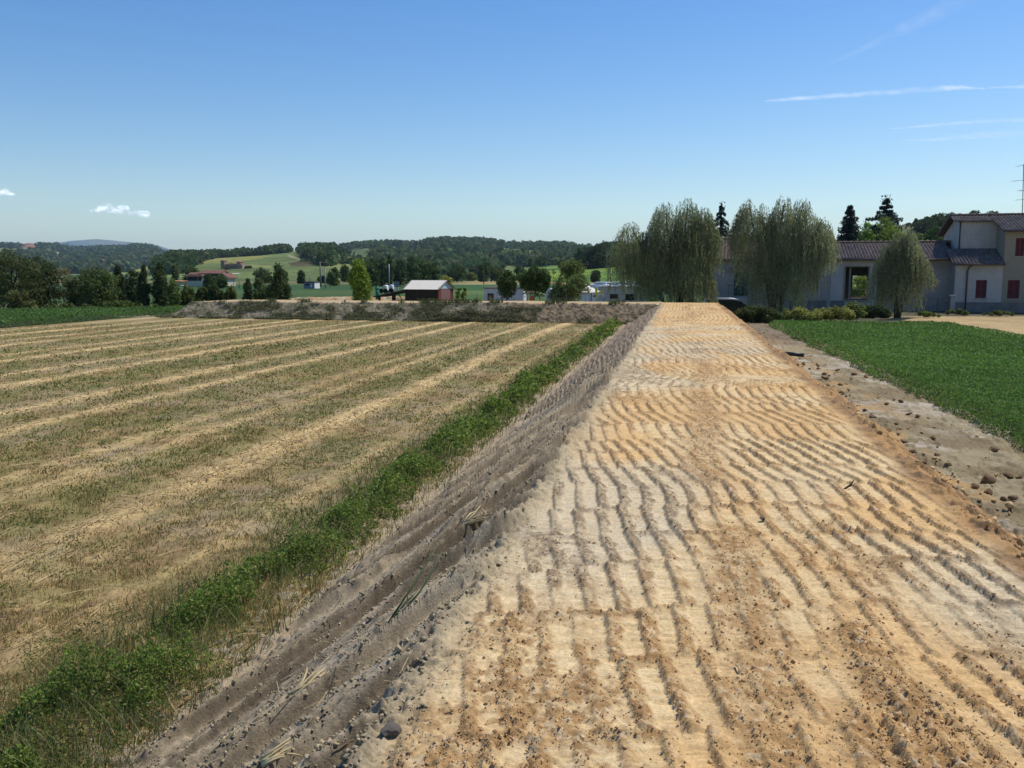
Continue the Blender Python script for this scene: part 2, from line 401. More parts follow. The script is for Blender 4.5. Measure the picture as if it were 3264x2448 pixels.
# ------------------------------------------------------------------ the embankment
PL, PR = -1.0, 1.85                                     # crest edges in the embankment frame
def emb_base(p, s):
    """smooth height of the embankment (crest 1 m over the plain)"""
    wl = .10*(fbx(s*.9, s*0+3, 11, 3)-.5)+.05*(vn(s*4., s*0, 12)-.5); wr = .22*(fbx(s*.55, s*0+9, 13, 3)-.5)
    l = np.clip((p+2.72+wl)/1.70, 0, 1); l = l-.05*np.sin(np.minimum(l*2, 1)*math.pi)*(l < .5)
    r = np.clip((3.0+wr-p)/1.05, 0, 1)
    zr = .07+.93*(r-.05*np.sin(r*2*math.pi))
    zr = np.where(r <= 0, .07*np.clip((5.3-p)/2.2, 0, 1), zr)
    return np.where(p < .4, l, zr)
def build_embankment():
    # rows closer together near the viewer
    s = [1.7]
    while s[-1] < 49.5: s.append(s[-1]+max(.0065, .00062*s[-1]**2*.75, .003*s[-1]))
    s = np.array(s); p = np.concatenate([np.arange(-3.3, 3.4, .0085), np.arange(3.4, 5.6, .02)])
    S, Pp = np.meshgrid(s, p, indexing='ij'); X = Pp*CA+S*SA; Y = -Pp*SA+S*CA
    Z = emb_base(Pp, S)
    fade = 1/(1+(S/22)**2)
    # ---- crest: rows of grouser prints
    T = Y+.35*(fbm(X*.6, Y*.6, 21, 2)-.5)+.18*(vn(X*2.2, Y*1.5, 20)-.5)
    edges = [0, 2.15, 2.95, 3.55, 4.1, 4.75, 5.3, 5.9, 6.6, 7.2, 7.9, 8.4, 9.3, 10, 10.7, 11.4, 12.3, 13, 13.9, 14.6, 15.6, 16.8, 17.6, 18.7, 20, 21, 22.4, 23.5, 25, 26.4, 28, 29.5, 31, 33, 35, 37, 39, 41, 43, 46, 60]
    K = np.clip(np.searchsorted(edges, T)-1, 0, len(edges)-2); rg = np.random.default_rng(5)
    ang = np.array([R(a) for a in (0, 2, -1, 3, 1, -3, 2, 4, -4, 3, -2, 6, -5, 4, 0, 7, 16, 20, 3, -4, 5, -3, 4, 2)]+[R(a) for a in rg.uniform(-7, 7, 40)])[K]
    side = np.where((K == 16) | (K == 17), np.where(X > 3.1, -1.6, 1.), 1.)
    ang = ang*side+R(4)*(vn(X*.8, Y*.5, 23)-.5)*2
    ph = rg.uniform(0, 1, 80)[K]; per = (.150+rg.uniform(-.008, .012, 80))[K]
    e0 = np.array(edges)[K]
    q = X*np.cos(ang)-(Y-e0)*np.sin(ang)+.013*(fbm(X*1.6, Y*1.8, 24, 2)-.5)*2+.012*(fbm(X*9, Y*9, 25, 2)-.5)
    u = (q/per+ph) % 1.
    ridge = np.where(u < .15, ss(0, .15, u), np.clip(1-(u-.15)/.42, 0, 1)**1.1)
    band = ss(.02, .08, u)*ss(.62, .34, u+.16*(fbm(X*11, Y*11, 48, 2)-.5)*2)
    idx = np.floor(q/per+ph)
    amp = .65+.55*_h(idx.astype(int), K, 31)
    amp = amp*(.6+.65*ss(.3, .6, fbm(X*1.3, Y*.8, 32, 3)))
    smear = ss(.58, .78, fbm(X*.9+7, Y*.6, 33, 4))                 # loose soil spread over the prints
    cen = np.exp(-((Pp-.33-.25*(vn(S*.4, S*0, 34)-.5))/.17)**2)*ss(.35, .6, vn(S*.8, S*0+4, 35))
    de = np.minimum(T-e0, np.array(edges)[K+1]-T)                    # distance to the band joint
    joint = np.exp(-(de/.045)**2)*ss(.42, .6, vn(X*3.3, Y*2, 36))
    clump = np.exp(-(((Pp-.82-.03*np.sin(S*6))/(.10+.12*ss(3.7, 3.1, S)))**2))*ss(2.72, 2.95, S)*ss(4.3, 3.9, S)
    top = ss(PL-.02, PL+.16, Pp+.05*(vn(S*3, Pp*3, 37)-.5))*ss(PR+.12, PR-.2, Pp+.1*(vn(S*2, Pp*2, 38)-.5))
    rm = ridge*np.clip(amp, 0, 1.5)*(1-.6*smear)*(1-.45*cen)
    crumb = fbm(X*38, Y*38, 41, 3)-.5; grit = fbm(X*85, Y*85, 42, 2)-.5
    nearw = 1/(1+(S/9)**2)
    loose = np.clip(np.maximum.reduce([band*np.clip(amp, 0, 1.2)*(.45+.75*ss(.3, .55, fbm(X*4, Y*2.2, 49, 3))), smear*.95*ss(.36, .66, .6*fbm(X*6, Y*4, 43, 3)+.4*fbm(X*28, Y*28, 47, 2)), cen*.9, joint*.9, clump*1.3]), 0, 1.3)*top
    crestz = .0185*rm+.011*joint+.006*smear+.007*cen+.025*clump
    crestz = crestz+loose*(.022*crumb+.022*grit+.020*np.abs(fbm(X*30, Y*30, 50, 2)-.5))*(.35+.65*nearw)*1.15
    crestz = crestz-.007*(1-np.clip(loose*1.6, 0, 1))*ss(.50, .60, fbm(X*9, Y*34, 45, 4))*nearw*1.2     # fine drying cracks across
    crestz = crestz+.05*(fbm(X*.5, Y*.35, 46, 2)-.5)
    Z = Z+crestz*top
    # ---- left flank: scraped diagonally by the bucket
    fl = ss(PL+.10, PL-.12, Pp)*ss(-2.85, -2.6, Pp)
    pl = Pp*1.18; cx = pl*.86-S*.50; al = pl*.50+S*.86
    w1 = .25*fbm(cx*1.5, al*.8, 51, 2)
    r1 = fbx(cx*3.4+w1*2, al*.42, 52, 2); r2 = fbx(cx*9+w1*3, al*.4, 53, 3); r3 = fbx(cx*28+w1*5, al*.55, 54, 2)
    sawp = cx*4.0+1.1*(r1-.5)+.25*vn(cx*2, al*1.5, 55)+.10*fbm(cx*8, al*6, 59, 2); saw = sawp % 1.; sid = np.floor(sawp)           # lips that overhang on one side
    lip = np.where(saw < .80, (saw/.80)**1.4, ss(0, .2, 1-saw))*ss(.28, .62, vn(sid*5.3, al*.8+sid*7, 56))
    flz = .07*(r1-.5)+.075*(r2-.5)+.042*(r3-.5)+.14*lip
    cl = fbm(X*16, Y*16, 57, 3); lump = ss(.60, .74, cl)
    flz = flz+lump*.012*(.4+.8*vn(X*5, Y*5, 58))+(.010+.022*ss(.4, .9, lip))*crumb+.012*grit+.018*np.abs(fbm(X*17, Y*17, 93, 3)-.5)*(.5+vn(X*3, Y*3, 94))
    Z = Z+flz*fl*(.45+.55*fade)
    # crumbly shoulder between crest and flank
    sh = np.exp(-((Pp-PL+.03)/.10)**2)
    Z = Z+sh*(.028*ss(.5, .7, cl)+.022*crumb+.012*grit)*(.4+.6*fade)
    # toes
    toe = ss(-2.5, -2.7, Pp)*ss(-3.5, -3.2, Pp)
    Z = Z+toe*(.03*ss(.5, .7, fbm(X*11, Y*11, 61, 3))+.01*crumb)
    # ---- right flank and strip
    rf = ss(PR-.1, PR+.15, Pp)*ss(3.25, 2.9, Pp)
    Z = Z+rf*(.06*(fbm(X*3, Y*3, 62, 3)-.5)+.055*ss(.52, .7, fbm(X*9, Y*9, 63, 3))+.02*crumb)*(.5+.5*fade)
    st = ss(2.9, 3.15, Pp)
    lug = .5+.5*np.sin((S*CA*1.0+.12*(fbm(X*1.2, Y*1.2, 64, 2)-.5))*2*math.pi/.105)
    trk = ss(.5, .58, fbm(X*.5+3, Y*.35, 65, 2))*ss(5.2, 4.8, Pp)
    Z = Z+st*(.018*lug*trk+.05*(fbm(X*2.5, Y*2.5, 66, 3)-.5)+.045*ss(.55, .72, fbm(X*7, Y*7, 67, 3))+.03*crumb)*ss(5.55, 5.3, Pp)
    Z = Z-.03*ss(5.3, 5.58, Pp)-.03*ss(-3.1, -3.28, Pp)
    # ---- colours of the soils
    ochre = np.array((.66, .435, .195)); pale = np.array((.70, .535, .295)); white = np.array((.60, .51, .345)); brown = np.array((.36, .215, .092)); gbrown = np.array((.26, .195, .125))
    far_grey = ss(15.5, 18, S)*ss(27.5, 25.5, S)
    g1 = fbm(X*.55+1, Y*.30, 71, 3)
    blob = lambda p0, s0, a, b: np.exp(-((Pp-p0)/a)**2-((S-s0)/b)**2)
    grey = np.clip(.8*ss(.57, .70, g1)+.75*far_grey*ss(.35, .6, fbm(X*.9, Y*.5, 72, 3))+.9*blob(-.55, 5.0, .5, 1.)+.9*blob(1.6, 4.5, .5, .9)+.6*blob(-.9, 9, .35, 3)+.5*blob(.9, 6.9, .4, .6)-.8*blob(0, 3, 1.2, .7)-.6*blob(.3, 10.5, 1.2, 2.5)-.7*ss(27, 29, S), 0, 1)
    grey = grey*(.7+.5*fbm(X*4, Y*4, 73, 3)); grey = np.clip(grey, 0, 1)
    o2 = ss(.35, .65, fbm(X*1.1, Y*.9, 74, 3))
    C = mixc(mixc(pale, ochre, np.clip(o2+.5*ss(27, 29, S), 0, 1)), white, grey*.9)
    lc = np.clip(loose*1.25, 0, 1)*(.55+.65*ss(.35, .6, fbm(X*14, Y*14, 75, 3)))
    C = mixc(C, mixc(brown, gbrown, np.clip(grey*1.2+clump*0, 0, 1)), np.clip(lc, 0, 1)*.92)
    crk = ss(.50, .60, fbm(X*9, Y*34, 45, 4))*(1-np.clip(loose, 0, 1))*nearw**.5; C = mixc(C, np.array((.50, .33, .15)), crk*.38*(1-grey*.6))  # cracks drawn darker: dirt lines with the cracks' shade put into the colour
    marg = np.clip(np.exp(-((Pp-PL+.03)/(.12+.10*vn(S*1.1, S*0, 92)))**2)*1.1*(.35+.9*vn(X*2.3, Y*1.3, 76)), 0, 1)     # grey crumbly margin
    C = mixc(C, np.array((.35, .285, .18))*(.68+.64*fbm(X*9, Y*9, 77, 3))[..., None], marg)
    speck = ss(.66, .74, fbm(X*30, Y*30, 78, 2)); C = mixc(C, np.array((.62, .5, .32)), speck*lc*.6)
    dk = np.array((.20, .162, .110)); lt = np.array((.365, .305, .212))
    FC = mixc(dk, lt, ss(.38, .66, .55*r2+.45*r3)); FC = mixc(FC, np.array((.15, .118, .08)), lump*.6)
    FC = mixc(FC, np.array((.26, .19, .13)), ss(14, 26, S)*.6)
    C = mixc(C, FC, ss(PL+.03, PL-.10, Pp+.06*(vn(S*4, Pp*4, 79)-.5)))
    TC = mixc(np.array((.30, .235, .155)), np.array((.42, .34, .22)), fbm(X*7, Y*7, 80, 3))
    C = mixc(C, TC, ss(-2.55, -2.78, Pp+.12*(vn(S*1.5, S*0, 81)-.5)))
    RC = mixc(np.array((.40, .24, .105)), np.array((.26, .16, .08)), ss(.4, .65, fbm(X*6, Y*6, 82, 3)))
    C = mixc(C, RC, ss(PR-.16, PR+.05, Pp+.14*(vn(S*2.5, Pp*2, 83)-.5)))
    SC = mixc(np.array((.215, .168, .095)), np.array((.30, .25, .15)), ss(.35, .65, fbm(X*1.3, Y*1.6, 84, 4)))
    streak = ss(.54, .66, fbx(Pp*1.5, S*7, 85, 3))*ss(.42, .6, fbm(X*.9, Y*.9, 86, 2)); SC = mixc(SC, np.array((.46, .40, .31)), np.clip(streak+.9*lug*trk*ss(.42, .55, fbm(X*1.5, Y*1.5, 90, 2)), 0, 1)*.8)
    SC = mixc(SC, np.array((.42, .27, .12)), ss(.55, .7, fbm(X*1.7, Y*1.2, 87, 3))*ss(4.4, 3.1, Pp))
    SC = mixc(SC, np.array((.16, .12, .08)), ss(31, 36, S)*.7)
    C = mixc(C, SC, ss(2.75, 3.1, Pp+.5*(fbm(X*1.4, Y*1.4, 88, 2)-.5)))
    V = np.stack([X, Y, Z], -1)
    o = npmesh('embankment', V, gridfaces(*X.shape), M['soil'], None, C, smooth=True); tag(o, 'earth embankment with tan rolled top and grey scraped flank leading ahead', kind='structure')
    return s, p, Z, np.clip(loose, 0, 1)
EMB = build_embankment()
def emb_z(p, s):
    i = np.searchsorted(EMB[0], s); j = np.searchsorted(EMB[1], p)
    return EMB[2][np.clip(i, 0, len(EMB[0])-1), np.clip(j, 0, len(EMB[1])-1)]

# cross embankment turning left at the far end
A0 = P(2092, 968, 46.2); A1 = P(300, 961, 54.5); CD = Vector((A1.x-A0.x, A1.y-A0.y, 0)); CLEN = CD.length; CD.normalize(); CN = Vector((CD.y, -CD.x, 0))
if CN.y < 0: CN = -CN
def cross_pt(l, v): return (A0.x+CD.x*l+CN.x*v, A0.y+CD.y*l+CN.y*v)
def cross_z(l, v):
    e = 27.4
    side = np.clip((v+1.5)/1.5, 0, 1)*np.clip((5.4-v)/1.5, 0, 1)
    end = ss(e+1.6, e-.4, l+.5*v*0)
    return np.minimum(side, 1)*end*(.985-.06*ss(4, 14, l)+.05*(vn(l*.5, l*0, 101)-.5))
def build_cross():
    l = np.arange(-5, 31.5, .045); v = np.concatenate([np.arange(-2.0, .5, .03), np.arange(.5, 6, .12)])
    L, Vv = np.meshgrid(l, v, indexing='ij'); z = cross_z(L, Vv)
    X = A0.x+CD.x*L+CN.x*Vv; Y = A0.y+CD.y*L+CN.y*Vv
    f = ss(-1.8, -1.4, Vv)*ss(.25, -.1, Vv)
    cx = L*.8+Vv*1.2; al = Vv*1.1-L*.55
    z = z+f*(.10*(fbx(cx*1.9, al*.6, 102, 3)-.5)+.055*ss(.5, .72, fbm(L*5.5, Vv*6, 103, 3))+.07*(fbm(L*11, Vv*11, 104, 2)-.5))-.03*ss(-1.5, -1.75, Vv)
    z = np.where(L < 0, np.minimum(z, .97+.3*L), z)
    bare = ss(10.5, 6, L)
    C = mixc(mixc(np.array((.25, .21, .14)), np.array((.15, .135, .08)), ss(.4, .62, fbm(L*2.5, Vv*3, 105, 4))), mixc(np.array((.26, .195, .12)), np.array((.15, .115, .07)), ss(.38, .62, fbm(L*4, Vv*5, 106, 4))), bare)
    C = mixc(C, np.array((.46, .35, .2)), ss(-.12, .12, Vv))
    o = npmesh('embankment', np.stack([X, Y, z], -1), gridfaces(*X.shape), M['field'], None, C, smooth=True)
    tag(o, 'weedy cross embankment at the far end of the stubble field', kind='structure')
build_cross()

# ------------------------------------------------------------------ plain
def build_ground():
    r = [2.]
    while r[-1] < 16000: r.append(r[-1]*1.012+.03 if r[-1] < 450 else r[-1]*1.12)
    r = np.array(r); a = np.radians(np.concatenate([np.arange(-44, 44.01, .22), np.arange(50, 316, 8.)]))
    Rr, Aa = np.meshgrid(r, a, indexing='ij'); X = Rr*np.sin(Aa); Y = Rr*np.cos(Aa)
    Z = -.07+0*X
    Z = Z-.47*ss(11, 13.5, X)*ss(24, 21, X)*ss(50, 53, Y)*ss(64, 61.5, Y)            # the sunken yard before the house
    p, s = to_ps(X, Y)
    n1 = fbm(X*.05, Y*.05, 111, 4); n2 = fbm(X*.4, Y*.4, 112, 3)
    G = lambda a, b, c: np.array((a, b, c))
    C = mixc(G(.075, .10, .032), G(.12, .125, .045), n2)
    # field bands that run across behind the embankment
    bands = [(58, 74, G(.10, .12, .045)), (74, 112, G(.065, .115, .03)), (112, 138, G(.10, .145, .04)), (138, 205, G(.04, .10, .03)), (205, 310, G(.30, .24, .10)), (310, 460, G(.07, .12, .035)), (460, 2500, G(.05, .085, .03))]
    for y0, y1, c in bands: C = mixc(C, c*(.85+.3*n2)[..., None], ss(y0-3, y0+2, Y+8*(n1-.5))*ss(y1+2, y1-2, Y+8*(n1-.5)))
    C = mixc(C, G(.045, .085, .03), ss(-8, -20, X)*ss(74, 90, Y)*.6)
    C = mixc(C, G(.10, .085, .06), ss(12.2, 13.4, X)*ss(45, 48, Y)*ss(75, 60, Y)*.8)
    C = mixc(C, G(.43, .31, .155), ss(12.35, 12.7, p+.6*(n2-.5))*ss(56, 54, Y+.8*(n2-.5))*ss(14, 18, s)*(.65+.5*n2))
    Z = Z+.0*X
    o = npmesh('ground', np.stack([X, Y, Z], -1), gridfaces(*X.shape), M['ground'], None, C, smooth=True); tag(o, kind='structure')
build_ground()

# ------------------------------------------------------------------ mown stubble field on the left
STRAW = [(-4.3, .15, .35), (-5.85, .34, 1.), (-7.55, .2, .6), (-8.35, .22, .45), (-10.8, .28, .85), (-12.35, .3, .8), (-15.3, .32, .95), (-16.9, .25, .8), (-19.6, .3, .85), (-21.0, .26, .9), (-23.8, .3, .8), (-25.5, .25, .6), (-27.8, .4, .8), (-30.2, .4, .8)]
LUSH = [(-3.6, .5, .9), (-6.75, .45, .8), (-9.5, .6, .7), (-11.6, .35, .5), (-13.9, .75, 1.), (-18.1, .5, .8), (-22.3, .5, .7), (-26.6, .5, .6)]
def field_bands(p, s):
    x, y = ps(p, s)
    pw = p+.22*(fbm(x*.2, y*.2, 121, 2)-.5)+.22*(fbx(p*1.4, s*.6, 122, 3)-.5)
    br = .62+.6*ss(.3, .6, fbx(p*.9, s*.28, 123, 3))
    a = np.zeros_like(p); b = np.zeros_like(p)
    for c, w, k in STRAW: a = np.maximum(a, k*np.exp(-((pw-c)/(w*.85))**2))
    for c, w, k in LUSH: b = np.maximum(b, k*np.exp(-((pw-c)/w)**2))
    return np.clip(a*br, 0, 1), np.clip(b*(.5+.8*fbm(x*.8, y*.8, 124, 3)), 0, 1)
def build_field():
    s = [.9]
    while s[-1] < 53.5: s.append(s[-1]+max(.02, .0011*s[-1]**2*.6, .004*s[-1]))
    s = np.array(s); p = -2.9-np.concatenate([np.arange(0, 9, .028), 9+np.cumsum(np.linspace(.03, .14, 235))]); p = p[::-1]
    S, Pp = np.meshgrid(s, p, indexing='ij'); X, Y = ps(Pp, S)
    a, b = field_bands(Pp, S)
    keep = 1
    Z = .012+.02*(fbm(X*5, Y*5, 131, 3)-.5)*2*(1/(1+S/14))+.02*ss(.55, .75, fbm(X*11, Y*11, 132, 3))/(1+S/12)+.02*a
    Z = Z-.06*ss(-31.5, -31.85, Pp)
    n2 = fbm(X*2.2, Y*2.2, 133, 4); n3 = fbx(Pp*6, S*2.2, 134, 3)
    soil = mixc(np.array((.235, .16, .075)), np.array((.285, .22, .13)), ss(.4, .6, fbm(X*.5, Y*.5, 135, 3)))
    C = mixc(soil, np.array((.37, .27, .118)), ss(.45, .62, n3)*.7)
    C = mixc(C, np.array((.175, .165, .055)), ss(.44, .60, n2)*(.5+.35*ss(8, 25, S)))
    C = mixc(C, np.array((.17, .165, .05)), b*.38)
    C = mixc(C, np.array((.62, .46, .22)), a*.9)
    C = C*(.85+.3*fbm(X*.35, Y*.6, 136, 3))[..., None]
    o = npmesh('stubble_field', np.stack([X, Y, Z], -1), gridfaces(*X.shape), M['field'], None, C, smooth=True)
    tag(o, 'mown stubble field with pale straw rows on the left', kind='structure')
build_field()
def polar_samples(n, a0, a1, d0, d1, k, rg):
    """ground points, denser near the viewer (density falls with distance to the power k+1)"""
    u = rg.random(n); e = 1-k
    d = (d0**e+(d1**e-d0**e)*u)**(1/e); a = np.radians(rg.uniform(a0, a1, n))
    return d*np.sin(a), d*np.cos(a), d
def blades(x, y, z, h, w, lean, rg, colr, name, label, kind='stuff', bend=True):
    n = len(x); a = rg.uniform(0, 6.283, n); l = rg.uniform(0, 1, n)*lean*h; d = rg.uniform(0, 6.283, n)
    B = np.stack([x, y, z], 1); W = np.stack([np.cos(a)*w, np.sin(a)*w, 0*w], 1)
    T = B+np.stack([np.cos(d)*l, np.sin(d)*l, h], 1); Mm = B+np.stack([np.cos(d)*l*.35, np.sin(d)*l*.35, h*.6], 1)
    V = np.stack([B-W, B+W, Mm+W*.8, Mm-W*.8, T+W*.15, T-W*.15], 1); F = (np.arange(n)[:, None, None]*6+np.array([(0, 1, 2, 3), (3, 2, 4, 5)])[None]).reshape(-1, 4)
    o = npmesh(name, V, F, M['blade'], None, np.repeat(colr, 6, 0)); return tag(o, label, kind=kind)
def build_stubble():
    rg = np.random.default_rng(31)
    x, y, d = polar_samples(400000, -38, 12, 2.9, 50, 1.35, rg); p, s = to_ps(x, y)
    k = (p < -2.85) & (p > -31.5); x, y, d, p, s = x[k], y[k], d[k], p[k], s[k]
    a, b = field_bands(p, s)
    tuft = ss(.42, .62, fbm(x*4.5, y*4.5, 141, 3)); k = rg.random(len(x)) < .25+.75*tuft; x, y, d, p, s, a, b, tuft = [q[k] for q in (x, y, d, p, s, a, b, tuft)]
    n = len(x); f = 1+d*.03
    h = rg.uniform(.016, .044, n)*(1+.4*b)*f**.5; w = np.maximum(.0019*rg.uniform(.7, 1.5, n), d*.0004)
    green = rg.random(n) < np.clip(.22+.36*b+.22*ss(.5, .68, fbm(x*1.2, y*1.2, 142, 3))-.3*a, .03, .8)
    c = (np.array((.40, .28, .12))[None]+a[:, None]*np.array((.16, .12, .06)))*rg.uniform(.45, 1.3, (n, 1)); c[green] = np.array((.18, .20, .052))*rg.uniform(.6, 1.5, (green.sum(), 1))
    blades(x, y, np.full(n, .01), h, w, 1.2, rg, c, 'stubble_grass', 'short dry and green stubble covering the mown field')
    # small leafy regrowth
    x, y, d = polar_samples(150000, -38, 10, 2.9, 34, 1.5, rg); p, s = to_ps(x, y)
    a, b = field_bands(p, s); g = fbm(x*2.6, y*2.6, 143, 3)
    k = (p < -2.9) & (p > -29) & (g+.16*b-.15*a > .585); x, y, d, p, s, g = [q[k] for q in (x, y, d, p, s, g)]; n = len(x)
    q = np.stack([x, y, .015+rg.random(n)*np.clip((g-.5)*.5, .02, .09)], 1)
    V = rhombi(q, np.maximum(.010, d*.0012)*rg.uniform(.7, 1.4, n), np.maximum(.006, d*.0008)*rg.uniform(.6, 1.2, n), rg, .9)
    o = leafmesh('clover', V, M['leaf'], None, leafcol(n, (.12, .165, .035), rg, .4)); tag(o, 'small green leafy regrowth among the stubble', kind='stuff')
    # loose straw lying in rows
    x, y, d = polar_samples(120000, -38, 12, 2.9, 40, 1.5, rg); p, s = to_ps(x, y); a, b = field_bands(p, s)
    k = (p < -2.75) & (p > -29) & (rg.random(len(x)) < .03+.65*a**1.8); x, y, d, a = x[k], y[k], d[k], a[k]; n = len(x)
    ln = rg.uniform(.04, .17, n)*(1+d*.02); w = np.maximum(.0018, d*.0005)*rg.uniform(.7, 1.3, n); t = rg.normal(R(90-10.8), .75, n)
    D = np.stack([np.cos(t)*ln, np.sin(t)*ln, rg.normal(0, .07, n)*ln], 1); B = np.stack([x, y, .03+.05*a*rg.random(n)], 1); W = np.stack([-np.sin(t)*w, np.cos(t)*w, rg.uniform(-.6, .6, n)*w], 1)
    m = rg.normal(0, .12, n)[:, None]*np.stack([-np.sin(t), np.cos(t), .5+0*t], 1)*ln[:, None]
    V = np.concatenate([np.stack([B-D-W, B+m-W, B+m+W, B-D+W], 1), np.stack([B+m-W, B+D-W*.6, B+D+W*.6, B+m+W], 1)])
    c = np.array((.60, .47, .25))[None]*rg.uniform(.55, 1.15, (n, 1)); c = np.concatenate([c, c])
    o = leafmesh('loose_straw', V, M['blade'], None, c); tag(o, 'pale loose straw lying in rows on the stubble', kind='stuff')
build_stubble()
def build_weeds():
    rg = np.random.default_rng(41)
    # green strip along the toe of the flank
    n = 200000; s = (2.0**-.7+(47.**-.7-2.0**-.7)*rg.random(n))**(1/-.7); p = -3.36+rg.normal(0, .34, n)*1.0
    x, y = ps(p, s); d = np.hypot(x, y)
    lo = -3.66-.5*(fbx(s*.9, s*0, 151, 4)-.5)-.22*(vn(s*5, s*0, 158)-.5); hi = -2.98+.50*(fbx(s*1.1, s*0+5, 152, 4)-.5)
    g = fbm(x*1.7, y*1.7, 153, 3); dens = np.clip((.62*g+.38*fbm(x*5, y*5, 157, 2)-.43)*8, 0, 1)
    k = (p > lo-.05*rg.random(n)) & (p < hi) & (rg.random(n) < .08+.92*dens); s, p, x, y, d, g, lo, hi = [q[k] for q in (s, p, x, y, d, g, lo, hi)]; n = len(s)
    f = np.clip(np.minimum(p-lo, hi-p)/.22, 0.1, 1)
    H = (.04+.20*ss(.40, .62, g)+.14*ss(.5, .75, fbm(x*6, y*6, 156, 2)))*f**.6
    z = H*rg.random(n)**.6
    q = np.stack([x, y, z], 1); a = np.maximum(.0105, d*.0016)*rg.uniform(.6, 1.5, n)
    V = rhombi(q, a, a*rg.uniform(.45, .75, n), rg, .9)
    c = leafcol(n, (.15, .225, .036), rg, .5, (.30, .27, .10), .08)*(.75+.5*g)[:, None]
    o = leafmesh('weeds', V, M['leaf'], None, c); tag(o, 'strip of green leafy weeds along the foot of the grey flank', kind='stuff')
    # thin grass stalks in the strip
    n = 11000; s = (2.0**-.8+(40.**-.8-2.0**-.8)*rg.random(n))**(1/-.8); p = rg.uniform(-3.95, -2.75, n); x, y = ps(p, s); d = np.hypot(x, y)
    c = np.array((.36, .32, .15))[None]*rg.uniform(.5, 1.4, (n, 1)); k = rg.random(n) < .55; c[k] = np.array((.07, .12, .03))*rg.uniform(.7, 1.4, (k.sum(), 1))
    blades(x, y, np.zeros(n), rg.uniform(.06, .26, n), np.maximum(.0017, d*.0004), 1.3, rg, c, 'grass_stalks', 'thin dry and green stalks standing in the weed strip')
    # weeds on the cross embankment
    n = 75000; l = rg.uniform(.5, 29, n); v = rg.uniform(-1.75, -.05, n)
    g = fbm(l*1.1, v*1.6+3, 154, 3)+.16*ss(-.8, -1.5, v)-.22*ss(11, 5, l)+.03
    bush = np.exp(-((l-10.2)/1.5)**2)*ss(-.6, -1.1, v)*.45+np.exp(-((l-7.6)/.7)**2)*ss(-.9, -1.3, v)*.3
    k = rg.random(n) < np.clip((g+bush-.52)*2.6, 0, .7); l, v, g, bush = l[k], v[k], g[k], bush[k]; n = len(l)
    z = cross_z(l, v)+.03+rg.random(n)*(.10+.45*bush)
    q = np.stack([A0.x+CD.x*l+CN.x*v, A0.y+CD.y*l+CN.y*v, z], 1)
    V = rhombi(q, .055*rg.uniform(.6, 1.5, n), .03*rg.uniform(.6, 1.2, n), rg, .6)
    o = leafmesh('weeds', V, M['leaf'], None, leafcol(n, (.17, .175, .085), rg, .35)*(1-.35*np.clip(bush*2, 0, 1))[:, None]); tag(o, 'low weeds growing over the face of the cross embankment', kind='stuff')
    n = 3500; l = rg.uniform(1, 27, n); v = rg.uniform(-.1, .35, n); k = fbm(l*1.4, l*0, 155, 2) > .52; l, v = l[k], v[k]; n = len(l)
    x = A0.x+CD.x*l+CN.x*v; y = A0.y+CD.y*l+CN.y*v
    blades(x, y, cross_z(l, v), rg.uniform(.08, .32, n), np.full(n, .018), 1., rg, np.array((.11, .13, .05))[None]*rg.uniform(.6, 1.4, (n, 1)), 'grass_tufts', 'grass tufts along the top of the cross embankment')
build_weeds()
def crop(name, label, n, poly_ps, H, base, rg, k=1.3, a=(-40, 40), d=(4, 60), edge=None, leaf=.010):
    x, y, dd = polar_samples(n, a[0], a[1], d[0], d[1], k, rg); p, s = to_ps(x, y)
    p0, p1, s0, s1 = poly_ps
    if edge == 'lo': p0 = 5.42-.030*s
    pe0 = p0+.45*(fbx(s*1.1, s*0+2, 161, 4)-.5)+.12*(vn(s*6, s*0, 165)-.5); pe1 = p1+.3*(fbx(s*.5, s*0+8, 162, 3)-.5)*2
    q = (p > pe0) & (p < pe1) & (s > s0) & (s < s1); x, y, dd, p, s, pe0, pe1 = [v[q] for v in (x, y, dd, p, s, pe0, pe1)]; n = len(x)
    e = np.clip((p-pe0)/.25, 0, 1) if edge == 'lo' else np.clip((pe1-p)/.4, 0, 1)
    g = fbm(x*1.3, y*1.3, 163, 3)
    top = H*(.72+.45*g)*(.45+.55*e)
    z = top*(1-rg.random(n)**1.6*np.where(e < 1, 1, .45))
    L = np.maximum(leaf, dd*.0010)*rg.uniform(.7, 1.4, n)
    V = rhombi(np.stack([x, y, z], 1), L, L*rg.uniform(.4, .7, n), rg, 1.1)
    c = leafcol(n, base, rg, .28)*(.8+.4*fbm(x*.25, y*.25, 164, 3))[:, None]
    o = leafmesh(name, V, M['leaf'], None, c); return tag(o, label, kind='stuff')
rg = np.random.default_rng(51)
crop('alfalfa', 'dense green alfalfa crop to the right of the dirt strip', 680000, (5.25, 12.3, 5, 44.5), .36, (.125, .235, .042), rg, 1.25, (12, 36), (7.5, 47), 'lo')
crop('alfalfa', 'dark green alfalfa field beyond the stubble on the left', 110000, (-62, -31.5, 8, 56), .36, (.105, .20, .042), rg, .6, (-42, -15), (30, 66), 'hi')
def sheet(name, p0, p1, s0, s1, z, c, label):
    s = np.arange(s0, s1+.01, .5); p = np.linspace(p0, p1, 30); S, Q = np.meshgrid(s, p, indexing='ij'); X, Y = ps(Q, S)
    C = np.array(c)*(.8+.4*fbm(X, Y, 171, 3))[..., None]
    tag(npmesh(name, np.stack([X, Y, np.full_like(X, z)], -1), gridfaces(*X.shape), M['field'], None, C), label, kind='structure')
sheet('crop_soil', 5.3, 12.1, 5, 43.3, .02, (.05, .075, .022), 'shaded soil under the alfalfa crop on the right')
